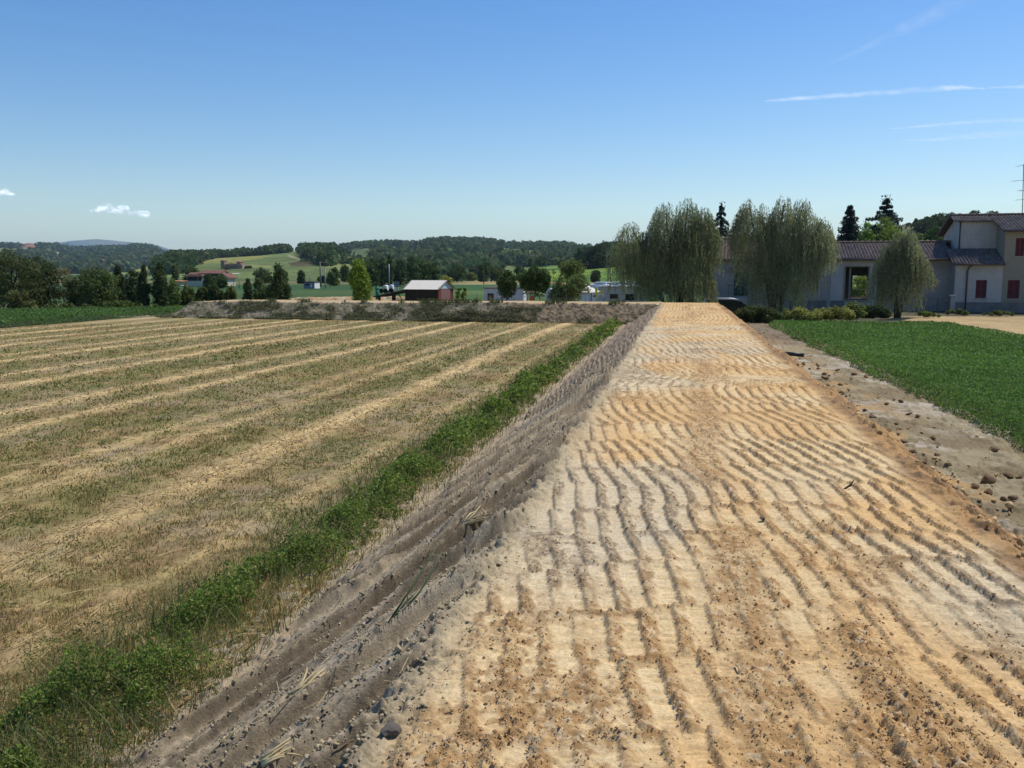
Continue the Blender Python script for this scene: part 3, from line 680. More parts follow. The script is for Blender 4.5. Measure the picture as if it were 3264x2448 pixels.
sheet('crop_soil', -75, -31.7, 2, 57, .015, (.035, .05, .018), 'shaded soil under the alfalfa field on the left')
def crumbs():
    """loose soil crumbs on the crest, the shoulders and the strip"""
    rg = np.random.default_rng(61)
    def take(n, s0, s1, p0, p1, k=.9):
        s = (s0**-k+(s1**-k-s0**-k)*rg.random(n))**(1/-k); return s, rg.uniform(p0, p1, n)
    S, Q, Rr = [], [], []
    s, p = take(300000, 2.2, 16, -1.2, 2.0)                              # grain of the loose soil between the prints
    lo = EMB[3][np.clip(np.searchsorted(EMB[0], s), 0, len(EMB[0])-1), np.clip(np.searchsorted(EMB[1], p), 0, len(EMB[1])-1)]
    k = rg.random(len(s)) < .24*lo**1.6; s, p = s[k], p[k]; S.append(s); Q.append(p); Rr.append((rg.gamma(1.3, .0011, len(s))+.0018)*(1+.05*s))
    s, p = take(16000, 2.2, 14, -2.9, 2.6); x, y = ps(p, s)               # bigger crumbs
    g = fbm(x*2.3, y*2.3, 181, 3); sh = np.exp(-((p-PL)/.2)**2)+np.exp(-((p-PR-.3)/.35)**2)+.6*ss(-2.4, -2.7, p); cl = np.exp(-((p-.82)/.2)**2)*ss(2.6, 2.9, s)*ss(4.4, 4, s)
    k = rg.random(len(s)) < np.clip((g-.52)*2.2+.4*sh+cl-.05-.4*((p < -1.3) & (p > -2.5)), 0, 1); s, p, sh, cl = s[k], p[k], sh[k], cl[k]
    S.append(s); Q.append(p); Rr.append((rg.gamma(1.4, .0017, len(s))+.0018)*(1+.3*np.clip(sh, 0, 1)+.6*cl))
    s, p = take(32000, 2.3, 20, -2.75, -.98); i_ = np.clip(np.searchsorted(EMB[0], s), 2, len(EMB[0])-3); j_ = np.clip(np.searchsorted(EMB[1], p), 4, len(EMB[1])-5)
    hi = EMB[2][i_, j_]-.5*(EMB[2][i_, j_-4]+EMB[2][i_, j_+4]); k = rg.random(len(s)) < np.clip(.10+hi*40, .04, .8); s, p = s[k], p[k]   # crumbs on the lips of the flank
    S.append(s); Q.append(p); Rr.append((rg.gamma(1.3, .0024, len(s))+.0022)*(1+.03*s))
    s, p = take(26000, 4.5, 42, 1.9, 5.0, .5)                            # rubble down the right flank and over the strip
    x, y = ps(p, s); k = rg.random(len(s)) < np.clip((fbm(x*1.6, y*1.6, 182, 3)-.40)*2.2, 0, 1)*(.12+.88*np.exp(-((p-2.75)/.55)**2)); s, p = s[k], p[k]
    S.append(s); Q.append(p); Rr.append(rg.gamma(1.3, .009, len(s))+.006)
    s, p, r = np.concatenate(S), np.concatenate(Q), np.concatenate(Rr); n = len(s); x, y = ps(p, s)
    z = emb_z(p, s)+r*.3
    O = np.array([(1,0,0),(-1,0,0),(0,1,0),(0,-1,0),(0,0,1),(0,0,-1)], float)[None]*rg.uniform(.6, 1.25, (n, 6, 1))*r[:, None, None]
    th = rg.uniform(0, 6.28, n); c_, s_ = np.cos(th)[:, None], np.sin(th)[:, None]
    O = np.stack([O[..., 0]*c_-O[..., 1]*s_, O[..., 0]*s_+O[..., 1]*c_, O[..., 2]*.8], -1)+rg.normal(0, .22, (n, 6, 3))*r[:, None, None]
    V = O+np.stack([x, y, z], 1)[:, None]
    f = np.array([(0,2,4),(2,1,4),(1,3,4),(3,0,4),(2,0,5),(1,2,5),(3,1,5),(0,3,5)])
    F = (np.arange(n)[:, None, None]*6+f[None]).reshape(-1, 3)
    grey = np.clip(np.exp(-((p-PL)/.25)**2)*1.2+(p < PL)+.5*ss(2.9, 3.6, p), 0, 1)[:, None]
    c = np.array((.60, .39, .185))*(1-grey)+np.array((.40, .32, .20))*grey; c = c*rg.uniform(.65, 1.3, (n, 1))
    tag(npmesh('soil_crumbs', V, F, M['soil'], None, np.repeat(c, 6, 0)), 'loose soil crumbs scattered over the embankment', kind='stuff')
crumbs()
# ------------------------------------------------------------------ hills
def inpoly(px, py, poly):
    r = np.zeros(px.shape, bool); n = len(poly)
    for i in range(n):
        (x0, y0), (x1, y1) = poly[i], poly[i-1]
        c = (y0 > py) != (y1 > py)
        r ^= c & (px < (x1-x0)*(py-y0)/((y1-y0)+1e-9)+x0)
    return r
HILL_WOOD = []
def hill(sil, D, B, wood, fields, nr=70, step=6, prof=1.25, treeh=7., base='wood', seed=1, dens=1., bump=.10, grass=(.10, .13, .045), treec=(.035, .055, .022), zb=-1.):
    sx = np.array([a for a, b in sil], float); sy = np.array([b for a, b in sil], float)
    px = np.arange(sx[0], sx[-1]+.1, step); py = np.interp(px, sx, sy)
    cx = (px-1632)/FPX; cy = -(py-1224)/FPX; zr = EYE+D*(-SP+cy*CP)/(CP+cy*SP)
    k = cx/1.0078
    t = np.concatenate([np.linspace(0, 1, nr), np.linspace(1.03, 1.6, 8)])
    T, K = np.meshgrid(t, k, indexing='ij'); Zr = np.broadcast_to(zr, T.shape)
    Y = B+(D-B)*T; X = K*Y
    sh = np.where(T < 1, np.clip(T, 0, 1)**prof*(1+.22*np.sin(np.clip(T, 0, 1)*math.pi*2.)*0), 1-(T-1)**2*1.6)
    und = bump*(fbm(X/(D*.07), Y/(D*.07), seed, 3)-.5)*2*np.sin(np.clip(T, 0, 1)*math.pi)
    Z = zb+(Zr-zb)*np.clip(sh+und, -.5, 1.0)
    PXv, PYv = PX(X, Y, Z)
    C = np.empty(X.shape+(3,)); n = fbm(X/(D*.02), Y/(D*.02), seed+3, 3)
    gr = np.array(grass); wd = np.array((.035, .052, .022))
    isw = (fbm(X/(D*.055), Y/(D*.08), seed+5, 3) > wood)
    C[:] = gr*(.75+.5*n)[..., None]
    # patchwork of small fields
    cell = _h(np.floor(X/(D*.06)+2*n), np.floor(Y/(D*.11)+n), seed+7)
    C[:] = C*(.75+.6*cell)[..., None]; C[cell > .8] *= np.array((1.5, 1.15, .95))
    for poly, c, w in fields:
        m = inpoly(PXv+6*(n-.5), PYv+3*(n-.5), poly); C[m] = np.array(c)*(.85+.3*n[m])[:, None]; isw[m] = w
    C[isw] = wd
    o = npmesh('hills', np.stack([X, Y, Z], -1), gridfaces(*X.shape), M['hill'], None, C, smooth=True); tag(o, kind='structure')
    # trees of the far woods: points on the wooded faces
    vis = isw & (T <= 1.02) & (PXv > -140) & (PXv < 3400)
    ii = np.argwhere(vis); rg = np.random.default_rng(seed)
    if len(ii) and treeh > 0:
        m = int(min(len(ii)*dens, 5200)); ii = ii[rg.choice(len(ii), m, replace=len(ii) < m)]
        q = np.stack([X[ii[:, 0], ii[:, 1]], Y[ii[:, 0], ii[:, 1]], Z[ii[:, 0], ii[:, 1]]], 1)
        dy = (D-B)/nr; q[:, 1] += rg.uniform(-.5, .5, m)*dy; q[:, 0] += rg.uniform(-.5, .5, m)*D*step/FPX
        q = q[q[:, 1] < D*1.0+dy]; HILL_WOOD.append((q, treeh, treec, D, rg))
    return o
def build_woods():
    Vs = []; Cs = []
    for q, th, tc, D, rg in HILL_WOOD:
        m = len(q); h = th*rg.uniform(.6, 1.35, m); per = 22
        d = rg.normal(size=(m, per, 3)); d /= np.linalg.norm(d, axis=2, keepdims=True)
        c = q[:, None]+d*np.array((.55, .55, .5))*h[:, None, None]+np.array((0, 0, .45))*h[:, None, None]
        c = c.reshape(-1, 3); hh = np.repeat(h, per)
        Vs.append(rhombi(c, hh*.30, hh*.22, rg, .6))
        cc = np.array(tc)[None]*(.6+.8*rg.random((m, 1)))*(1+np.stack([rg.uniform(-.15, .3, m), rg.uniform(-.1, .15, m), rg.uniform(-.2, .2, m)], 1))
        Cs.append(np.repeat(cc, per, 0)*rg.uniform(.8, 1.25, (m*per, 1)))
    o = leafmesh('hillside_woods', np.concatenate(Vs), M['far_leaf'], None, np.concatenate(Cs)); tag(o, 'far woods covering the hills along the horizon', kind='stuff')
RED, TAN, PGR, VIN, YGR = (.25, .12, .075), (.38, .30, .16), (.10, .16, .05), (.105, .135, .05), (.20, .22, .075)
hill([(-500, 800), (40, 790), (174, 776), (230, 768), (311, 762), (370, 767), (410, 771), (500, 780), (547, 795), (600, 802), (700, 812), (900, 830), (1200, 850)], 11000, 7000, 2, [], treeh=0, seed=11, step=12, nr=24, grass=(.07, .09, .07))
hill([(-500, 760), (-200, 768), (0, 779), (62, 783), (97, 774), (149, 780), (224, 795), (271, 799), (336, 795), (398, 794), (460, 787), (485, 792), (522, 811), (600, 817), (700, 820), (800, 823), (950, 838), (1100, 855)], 3000, 1300, .56,
     [([(58, 786), (80, 770), (140, 772), (150, 785), (100, 796)], RED, False), ([(132, 800), (160, 798), (158, 808), (138, 806)], TAN, False), ([(172, 800), (205, 793), (207, 798), (178, 801)], (.25, .24, .15), False),
      ([(270, 832), (300, 836), (370, 850), (360, 855), (290, 843)], (.55, .45, .26), False), ([(415, 840), (455, 812), (490, 808), (535, 825), (520, 846)], PGR, False), ([(150, 815), (210, 810), (230, 830), (160, 835)], PGR, False),
      ([(240, 785), (520, 775), (530, 800), (440, 840), (250, 825)], (.03, .05, .02), True)], treeh=13, seed=12, dens=1.5, prof=1.1, treec=(.085, .12, .05), grass=(.16, .20, .075))
hill([(950, 815), (1000, 803), (1034, 803), (1090, 795), (1127, 787), (1197, 780), (1271, 782), (1323, 782), (1384, 772), (1430, 769), (1500, 771), (1584, 773), (1624, 778), (1699, 784), (1773, 783), (1836, 788), (1873, 793), (1920, 803), (1990, 812), (2300, 825), (2700, 830), (3500, 835)], 1900, 600, .40,
     [([(1450, 820), (1502, 823), (1502, 833), (1414, 833), (1414, 825)], (.17, .17, .07), False), ([(1502, 822), (1550, 823), (1590, 826), (1586, 839), (1508, 837)], PGR, False), ([(1577, 821), (1600, 822), (1640, 838), (1606, 838)], (.40, .2, .1), False),
      ([(1498, 810), (1542, 809), (1542, 814), (1500, 814)], (.33, .24, .13), False), ([(1279, 816), (1303, 818), (1300, 829), (1280, 827)], YGR, False), ([(1404, 841), (1486, 841), (1486, 847), (1404, 847)], PGR, False), ([(1661, 819), (1709, 818), (1712, 829), (1690, 829)], YGR, False),
      ([(1440, 762), (1510, 764), (1512, 770), (1440, 768)], (.16, .17, .09), False), ([(1100, 830), (1180, 815), (1200, 835), (1130, 850)], PGR, False)], treeh=9, seed=13, dens=1.25, nr=80, prof=1.0, treec=(.075, .11, .04))
hill([(430, 860), (520, 836), (560, 822), (660, 822), (749, 816), (823, 812), (868, 807), (910, 803), (960, 798), (1047, 798), (1085, 802), (1130, 815), (1200, 838), (1280, 858), (1360, 868)], 950, 330, 1.2,
     [([(500, 870), (515, 828), (590, 815), (650, 816), (700, 815), (700, 822), (640, 832), (610, 850), (560, 872)], (.03, .05, .02), True), ([(690, 812), (780, 808), (860, 800), (925, 795), (925, 806), (800, 816), (700, 822)], (.03, .05, .02), True), ([(960, 800), (1060, 795), (1090, 830), (1040, 850), (1000, 835), (975, 822)], (.04, .055, .025), True),
      ([(918, 838), (975, 828), (1020, 832), (1000, 845), (930, 850)], (.085, .075, .04), False), ([(800, 843), (860, 846), (870, 855), (790, 852)], YGR, False), ([(1040, 850), (1085, 845), (1090, 858), (1050, 868)], YGR, False), ([(920, 813), (960, 825), (957, 829), (915, 817)], (.3, .28, .18), False)], treeh=6.5, seed=14, dens=1., prof=1.15, bump=.05, grass=(.135, .175, .06), treec=(.07, .105, .036))
hill([(1580, 869), (1660, 860), (1720, 851), (1800, 843), (1860, 822), (1900, 815), (1935, 811), (2000, 808), (2200, 803), (2500, 800)], 620, 230, 2,
     [([(1855, 848), (1990, 836), (2010, 846), (1870, 858)], (.03, .05, .02), True), ([(1903, 822), (1975, 800), (1990, 830), (1930, 838)], (.03, .05, .02), True)], treeh=6, seed=15, dens=2., prof=1., bump=.03, grass=(.085, .165, .035))
hill([(2420, 800), (2600, 775), (2700, 755), (2859, 719), (2921, 711), (3000, 705), (3100, 701), (3300, 699), (3500, 700)], 520, 160, 2, [([(2938, 755), (2990, 740), (3000, 770), (2940, 770)], (.03, .05, .02), True), ([(2840, 716), (3100, 697), (3120, 712), (2850, 730)], (.20, .185, .10), False)], treeh=5, seed=16, dens=2., prof=1., bump=.03, grass=(.12, .145, .06))
build_woods()
# second dirt bank further back on the left
def bank():
    l = np.arange(0, 14.5, .1); v = np.arange(-1.7, 3.0, .1); L, V = np.meshgrid(l, v, indexing='ij')
    a = P(850, 945, 66); b = P(1290, 943, 69); d = Vector((b.x-a.x, b.y-a.y, 0)); ln = d.length; d.normalize(); c = Vector((-d.y, d.x, 0))
    L = L*ln/14.4
    z = np.clip((V+1.5)/1.3, 0, 1)*np.clip((2.6-V)/1., 0, 1)*(.80-.2*ss(3, 0, L))+.12*(fbm(L*2.5, V*2.5, 191, 3)-.5)-.05
    C = mixc(np.array((.42, .27, .14)), np.array((.50, .40, .25)), ss(.42, .6, fbm(L*1.8, V*2.5, 192, 3))); C = mixc(C, np.array((.10, .13, .05)), ss(.6, .7, fbm(L*3, V*3, 193, 3))*.7)
    tag(npmesh('dirt_bank', np.stack([a.x+d.x*L+c.x*V, a.y+d.y*L+c.y*V, z], -1), gridfaces(*L.shape), M['field'], None, C, smooth=True), 'orange dirt bank beyond the cross embankment', kind='structure')
bank()

# ------------------------------------------------------------------ trees
WILL = (.25, .29, .135)
W1 = willow(2170, 638, 985, 52.5, 'largest weeping willow, straight behind the end of the embankment',
       [(2010, 712, 945, 62, .7), (2065, 735, 935, 60, .4), (2120, 648, 930, 62, .95), (2190, 640, 975, 72, 1.1), (2240, 665, 880, 50, .9), (2170, 790, 990, 95, 1.1), (2100, 800, 985, 62, .8), (2235, 840, 995, 42, .5), (2030, 800, 955, 50, .4)], WILL, 620, trunks=[(0, 0, -.3, 3.6, .2), (.5, .2, 1.0, 3.2, .13), (-.6, .1, -2.2, 2.9, .12)], seed=3)
W2 = willow(2470, 635, 1018, 50.6, 'second weeping willow, before the tiled house front and its green door',
       [(2388, 640, 850, 48, .75), (2430, 655, 940, 60, .6), (2500, 632, 960, 62, .95), (2560, 640, 930, 60, .85), (2612, 695, 880, 48, .7), (2485, 780, 1015, 85, .6), (2540, 740, 960, 60, .6), (2400, 790, 900, 55, .25), (2500, 880, 1020, 50, .35)], (.265, .295, .15), 680, trunks=[(0, 0, -.9, 3.7, .2), (.15, .2, 1.1, 3.6, .14)], seed=4)
W3 = willow(2862, 722, 1006, 54, 'smallest willow, grey green, leaning in front of the low house',
       [(2822, 775, 1000, 30, .6), (2856, 745, 1000, 36, .8), (2902, 724, 950, 34, .7), (2930, 800, 930, 34, .4), (2868, 860, 1005, 62, .7), (2945, 860, 930, 26, .2)], (.26, .295, .15), 520, trunks=[(0, 0, .9, 4.8, .12), (-.1, .1, -.2, 2.8, .09)], seed=5)
conifer(2290, 643, 985, 74, 84, 'drooping dark spruce rising between the two tall willows', .4, 9, seed=2, zg=0, n=4200, irregular=.24, name='spruce_tree', start=.5, power=.9, thick=.45)
conifer(2696, 653, 985, 58, 88, 'slim dense dark conifer behind the low house roof', .05, 20, (.016, .030, .022), 9000, 0, 3, 'conifer_tree', irregular=.12, power=.62, flat=.14, start=.42, thick=1.1)
conifer(2808, 621, 985, 128, 98, 'broad cedar with level tiers topping the trees behind the low house', .10, 11, (.02, .036, .03), 10000, 0, 4, 'cedar_tree', irregular=.22, power=1., flat=.05, start=.46, thick=.6)
T = tree
T(2745, 708, 985, 30, 84, 'bright green leafy tree between the slim conifer and the cedar', 'round', (.075, .13, .03), 2400, zg=0)
T(2810, 690, 985, 62, 86, 'wide yellow green tree in front of the cedar', 'round', (.075, .115, .03), 3600, zg=0)
T(2390, 740, 985, 70, 88, 'dark round tree behind the tiled roof and the spruce', 'round', (.028, .045, .02), 3000, zg=0)
T(2560, 735, 985, 70, 92, 'dark leafy tree behind the second willow crown', 'round', (.03, .05, .022), 3000, zg=0)
T(2900, 738, 985, 50, 90, 'green round tree behind the small willow top', 'round', (.05, .085, .028), 2600, zg=0)
T(2965, 720, 985, 40, 95, 'dark green tree beside the gable of the taller house', 'round', (.03, .055, .022), 2400, zg=0)
T(2945, 765, 985, 28, 80, 'bright young tree low beside the gable', 'round', (.07, .15, .025), 1500, zg=0)
T(2735, 880, 990, 40, 76, 'sunlit bushy garden tree seen through the open passage', 'round', (.08, .13, .03), 1500, zg=0, bare=.1)
T(2790, 850, 990, 45, 79, 'darker garden tree seen through the open passage', 'round', (.03, .05, .02), 1500, zg=0, bare=.1)
# the tree line on the left
LC = (.034, .050, .021)
T(45, 786, 986, 92, 64, 'tallest bushy tree at the left end of the tree line', 'round', (.042, .058, .024), 6500, zg=0, bare=.08)
T(-60, 800, 986, 80, 66, 'dark tree cut by the left edge of the view', 'round', LC, 3000, zg=0, bare=.08)
T(128, 815, 986, 62, 66, 'dark green tree with a knobbly top right of the tallest one', 'round', (.028, .045, .02), 4200, zg=0, bare=.05)
T(60, 905, 988, 46, 61.5, 'olive green shrub before the tallest tree', 'shrub', (.07, .085, .035), 1800, 'shrub', zg=0)
T(205, 855, 986, 55, 67, 'thin half bare brownish tree with pale twigs', 'loose', (.075, .08, .045), 1300, zg=0, gap=.35, bark='pale_bark')
T(315, 853, 986, 62, 64.5, 'full mid green tree standing right of the half bare tree', 'round', (.045, .07, .025), 4800, zg=0, bare=.06)
T(250, 880, 986, 40, 66, 'dark leafy tree filling the gap by the half bare tree', 'round', LC, 2200, zg=0, bare=.05)
T(383, 845, 985, 24, 66, 'narrow dark poplar in the left tree line', 'column', (.026, .04, .02), 2400, zg=0, bare=.03)
T(425, 858, 985, 34, 68, 'dark mixed tree right of the narrow poplar', 'round', (.035, .05, .024), 2600, zg=0, bare=.05)
T(462, 846, 985, 24, 64, 'dark upright poplar with two tops', 'column', (.026, .042, .02), 2600, zg=0, bare=.03)
T(512, 842, 984, 34, 64, 'bushy dark poplar at the right end of the left tree line', 'column', (.03, .048, .02), 3800, zg=0, bare=.03)
T(555, 888, 984, 22, 63, 'lighter green sapling beside the bushy dark poplar', 'round', (.06, .09, .028), 1200, zg=0, bare=.05)
for px_, yt, w_, c_, lb in ((180, 958, 60, (.05, .07, .025), 'low bramble shrub below the dark green tree'), (285, 968, 55, (.045, .068, .022), 'low dark shrub below the full mid green tree'), (375, 955, 60, (.06, .095, .03), 'light green low shrub before the narrow poplar'), (500, 968, 58, (.05, .09, .022), 'fresh green low shrub by the dead stump'), (430, 972, 40, (.055, .085, .025), 'small green shrub left of the dead stump')):
    T(px_, yt, 992, w_, 60, lb, 'shrub', c_, 1500, 'shrub', zg=0)
HC = (.05, .068, .024)
for px_, yt, w_, Y_, c_, lb, kd in ((596, 905, 34, 64, HC, 'hedge shrub at the left end of the row behind the cross embankment', 'shrub'), (648, 898, 30, 66, (.04, .06, .022), 'tall hedge shrub before the red roofed farmhouse', 'shrub'), (694, 896, 34, 64, (.032, .052, .02), 'dark hedge shrub under the farmhouse gable', 'shrub'), (737, 906, 26, 66, (.06, .08, .028), 'lighter olive shrub right of the dark hedge shrub', 'shrub'),
                           (790, 890, 20, 62, (.03, .048, .02), 'narrow dark tree between the hedge and the round dark tree', 'column'), (832, 888, 26, 66, (.05, .07, .026), 'loose olive tree left of the round dark tree', 'round')):
    T(px_, yt, 985, w_, Y_, lb, kd, c_, 2200, 'tree' if kd != 'shrub' else 'shrub', zg=0, bare=.05)
T(890, 840, 985, 42, 57.5, 'round dark tree alone on the cross embankment', 'round', (.026, .045, .018), 5200, zg=0, bare=.08)
T(1146, 835, 985, 46, 56, 'bright yellow green tree left of the shed', 'column', (.085, .14, .025), 5600, zg=0, bare=.04, leaf=.075)
T(1424, 878, 985, 24, 76, 'small yellowish bush behind the shed', 'round', (.13, .15, .045), 1500, zg=0, bare=.1)
T(1462, 914, 985, 13, 55.5, 'young fruit tree beside the red end of the shed', 'loose', (.07, .12, .035), 420, zg=0, bare=.35)
T(1480, 910, 985, 16, 57, 'wider young fruit tree left of the container', 'loose', (.07, .12, .035), 560, zg=0, bare=.3)
T(1615, 862, 985, 34, 53, 'dark rounded tree in front of the grey container', 'round', (.034, .058, .022), 3200, zg=0, bare=.36)
T(1703, 848, 985, 56, 53.5, 'spreading dark tree shading the swing', 'round', (.03, .055, .02), 4800, zg=0, bare=.36)
T(1812, 826, 985, 66, 53, 'tall lighter leafy tree left of the white canopy', 'round', (.062, .09, .034), 5200, zg=0, bare=.21, gap=.28)
T(1775, 910, 990, 30, 52, 'low leafy bush under the lighter tree', 'shrub', (.05, .085, .03), 900, 'shrub', zg=0)
# trees in the middle distance
for px_, yt, yb, w_, Y_, c_, kd, lb in (
    (1188, 824, 912, 26, 172, (.028, .05, .02), 'round', 'dark tall tree at the left end of the clump behind the shed'), (1218, 818, 912, 24, 178, (.026, .046, .02), 'round', 'dark tree second in the clump behind the shed'), (1243, 812, 912, 16, 170, (.03, .052, .022), 'column', 'pointed poplar in the clump behind the shed'),
    (1275, 824, 912, 26, 180, (.026, .046, .02), 'round', 'rounded dark tree right of the pointed poplar'), (1318, 814, 912, 27, 172, (.03, .052, .022), 'round', 'highest rounded tree above the white shed roof'), (1352, 828, 912, 26, 176, (.028, .05, .02), 'round', 'dark tree falling away right of the highest one'), (1385, 840, 912, 24, 184, (.034, .055, .024), 'round', 'lowest tree at the right end of the clump behind the shed'),
    (1456, 840, 897, 37, 262, (.03, .05, .022), 'round', 'broad round tree alone in the field right of the clump'), (1064, 852, 914, 22, 178, (.045, .07, .028), 'round', 'rounded tree beside the utility poles'), (1540, 838, 895, 20, 262, (.03, .05, .022), 'round', 'tall tree behind the container'), (1582, 848, 895, 26, 270, (.04, .062, .026), 'round', 'lighter tree behind the dark rounded tree'),
    (1500, 868, 897, 20, 300, (.07, .09, .035), 'round', 'small pale tree right of the broad round tree'), (1660, 846, 880, 22, 300, (.03, .05, .022), 'round', 'dark tree in the far hedge above the swing tree'),
    (1830, 818, 856, 32, 420, (.03, .05, .024), 'round', 'dark far tree above the lighter leafy tree'), (1726, 815, 850, 24, 520, (.03, .05, .024), 'round', 'dark far tree on the slope of green fields'), (1790, 826, 855, 18, 480, (.034, .055, .026), 'round', 'small far tree between two dark ones'), (1690, 825, 850, 8, 520, (.028, .046, .022), 'column', 'slender far poplar on the slope'),
    (1898, 860, 893, 16, 245, (.03, .05, .022), 'round', 'rounded tree by the dark hedge behind the white canopy'), (1930, 768, 818, 32, 590, (.026, .045, .022), 'round', 'big dark tree on the green knoll left of the willow'), (1968, 762, 826, 34, 600, (.026, .045, .022), 'round', 'second dark tree on the green knoll left of the willow'), (2005, 772, 838, 32, 580, (.026, .045, .022), 'round', 'dark tree on the knoll half behind the willow'),
    (838, 852, 892, 28, 215, (.036, .056, .028), 'round', 'bluish tree behind the round dark tree'), (960, 862, 902, 13, 215, (.03, .05, .022), 'round', 'dark tree left of the utility poles'), (608, 848, 888, 28, 190, (.034, .054, .024), 'round', 'dark tree above the left end of the farmhouse'), (556, 846, 892, 14, 210, (.04, .058, .026), 'column', 'narrow tree left of the farmhouse'), (668, 872, 902, 22, 150, (.03, .05, .02), 'round', 'dark tree in front of the farmhouse walls'), (705, 876, 902, 18, 152, (.034, .055, .022), 'round', 'dark tree before the farmhouse porch'),
    (1012, 777, 800, 4, 940, (.026, .04, .022), 'column', 'lone cypress on the crest of the castle hill'), (968, 789, 802, 9, 940, (.03, .045, .024), 'round', 'small round tree on the crest of the castle hill'), (726, 854, 863, 8, 520, (.03, .048, .024), 'round', 'small tree below the castle tower'), (792, 848, 859, 11, 528, (.03, .048, .022), 'round', 'bush at the right end of the castle'),
    (1030, 878, 902, 16, 230, (.032, .05, .024), 'round', 'low tree behind the utility poles'), (905, 862, 890, 14, 240, (.04, .06, .028), 'round', 'pale green tree behind the round dark one'), (1135, 860, 905, 20, 200, (.03, .05, .022), 'round', 'dark tree behind the bright yellow green one'), (1100, 846, 892, 16, 260, (.036, .056, .026), 'round', 'distant tree left of the bright yellow green one'),
    (2958, 690, 712, 14, 500, (.026, .045, .024), 'round', 'leftmost of the trees along the hill top behind the taller house'), (2992, 680, 710, 20, 500, (.026, .045, .024), 'round', 'wider tree second along the hill top'), (3030, 676, 708, 18, 500, (.028, .048, .025), 'round', 'tree third along the hill top'), (3064, 680, 706, 18, 505, (.03, .05, .026), 'round', 'tree fourth along the hill top behind the roof'), (3105, 670, 705, 18, 500, (.028, .048, .025), 'round', 'highest tree along the hill top behind the roof'), (3160, 672, 703, 22, 500, (.034, .06, .025), 'round', 'greener tree at the right end of the hill top row'), (2896, 712, 718, 8, 505, (.03, .05, .026), 'round', 'tiny tree alone on the hill top')):
    g_ = P(px_, yb, Y_)
    T(px_, yt, yb, w_, Y_, lb, kd, c_, 900 if Y_ < 330 else 420, bare=.06, zg=(0 if Y_ < 330 and abs(g_.z) < 4 else None))
# shrubs before the houses
for px_, yt, yb, w_, Y_, c_, n_, lb in ((2548, 972, 1022, 75, 47.5, (.11, .135, .045), 2600, 'pale yellow green shrub right of the second willow trunk'), (2648, 970, 1020, 85, 48, (.12, .135, .045), 2800, 'pale shrub with reddish leaves in front of the cement plinth'), (2722, 962, 1014, 55, 49, (.06, .09, .03), 2200, 'green shrub under the open passage'), (2785, 972, 1012, 60, 51, (.028, .045, .02), 2200, 'dark shrub left of the smallest willow'),
                              (2400, 968, 1028, 85, 46, (.03, .046, .018), 4200, 'dark weedy shrub hiding the parked car'), (2465, 985, 1024, 55, 46.5, (.05, .085, .026), 1700, 'dark green shrub at the foot of the second willow'), (2325, 992, 1032, 45, 45.5, (.04, .06, .024), 1300, 'low dark weeds shrub beside the embankment end'),
                              (2960, 990, 1006, 48, 53, (.09, .13, .035), 1100, 'low bright weeds shrub right of the smallest willow'), (1985, 948, 985, 50, 51, (.06, .1, .028), 1500, 'leafy vine shrub before the long caravan'), (2070, 948, 985, 44, 51, (.055, .095, .026), 1400, 'leafy vine shrub at the foot of the largest willow'), (3050, 985, 998, 50, 56, (.06, .085, .03), 900, 'low weeds shrub by the gate pillar'), (3180, 988, 1000, 70, 55, (.055, .08, .028), 1000, 'low weeds shrub along the taller house')):
    T(px_, yt, yb, w_, Y_, lb, 'shrub', c_, n_, 'shrub', zg=0 if Y_ > 47 or px_ > 2400 else -.05)
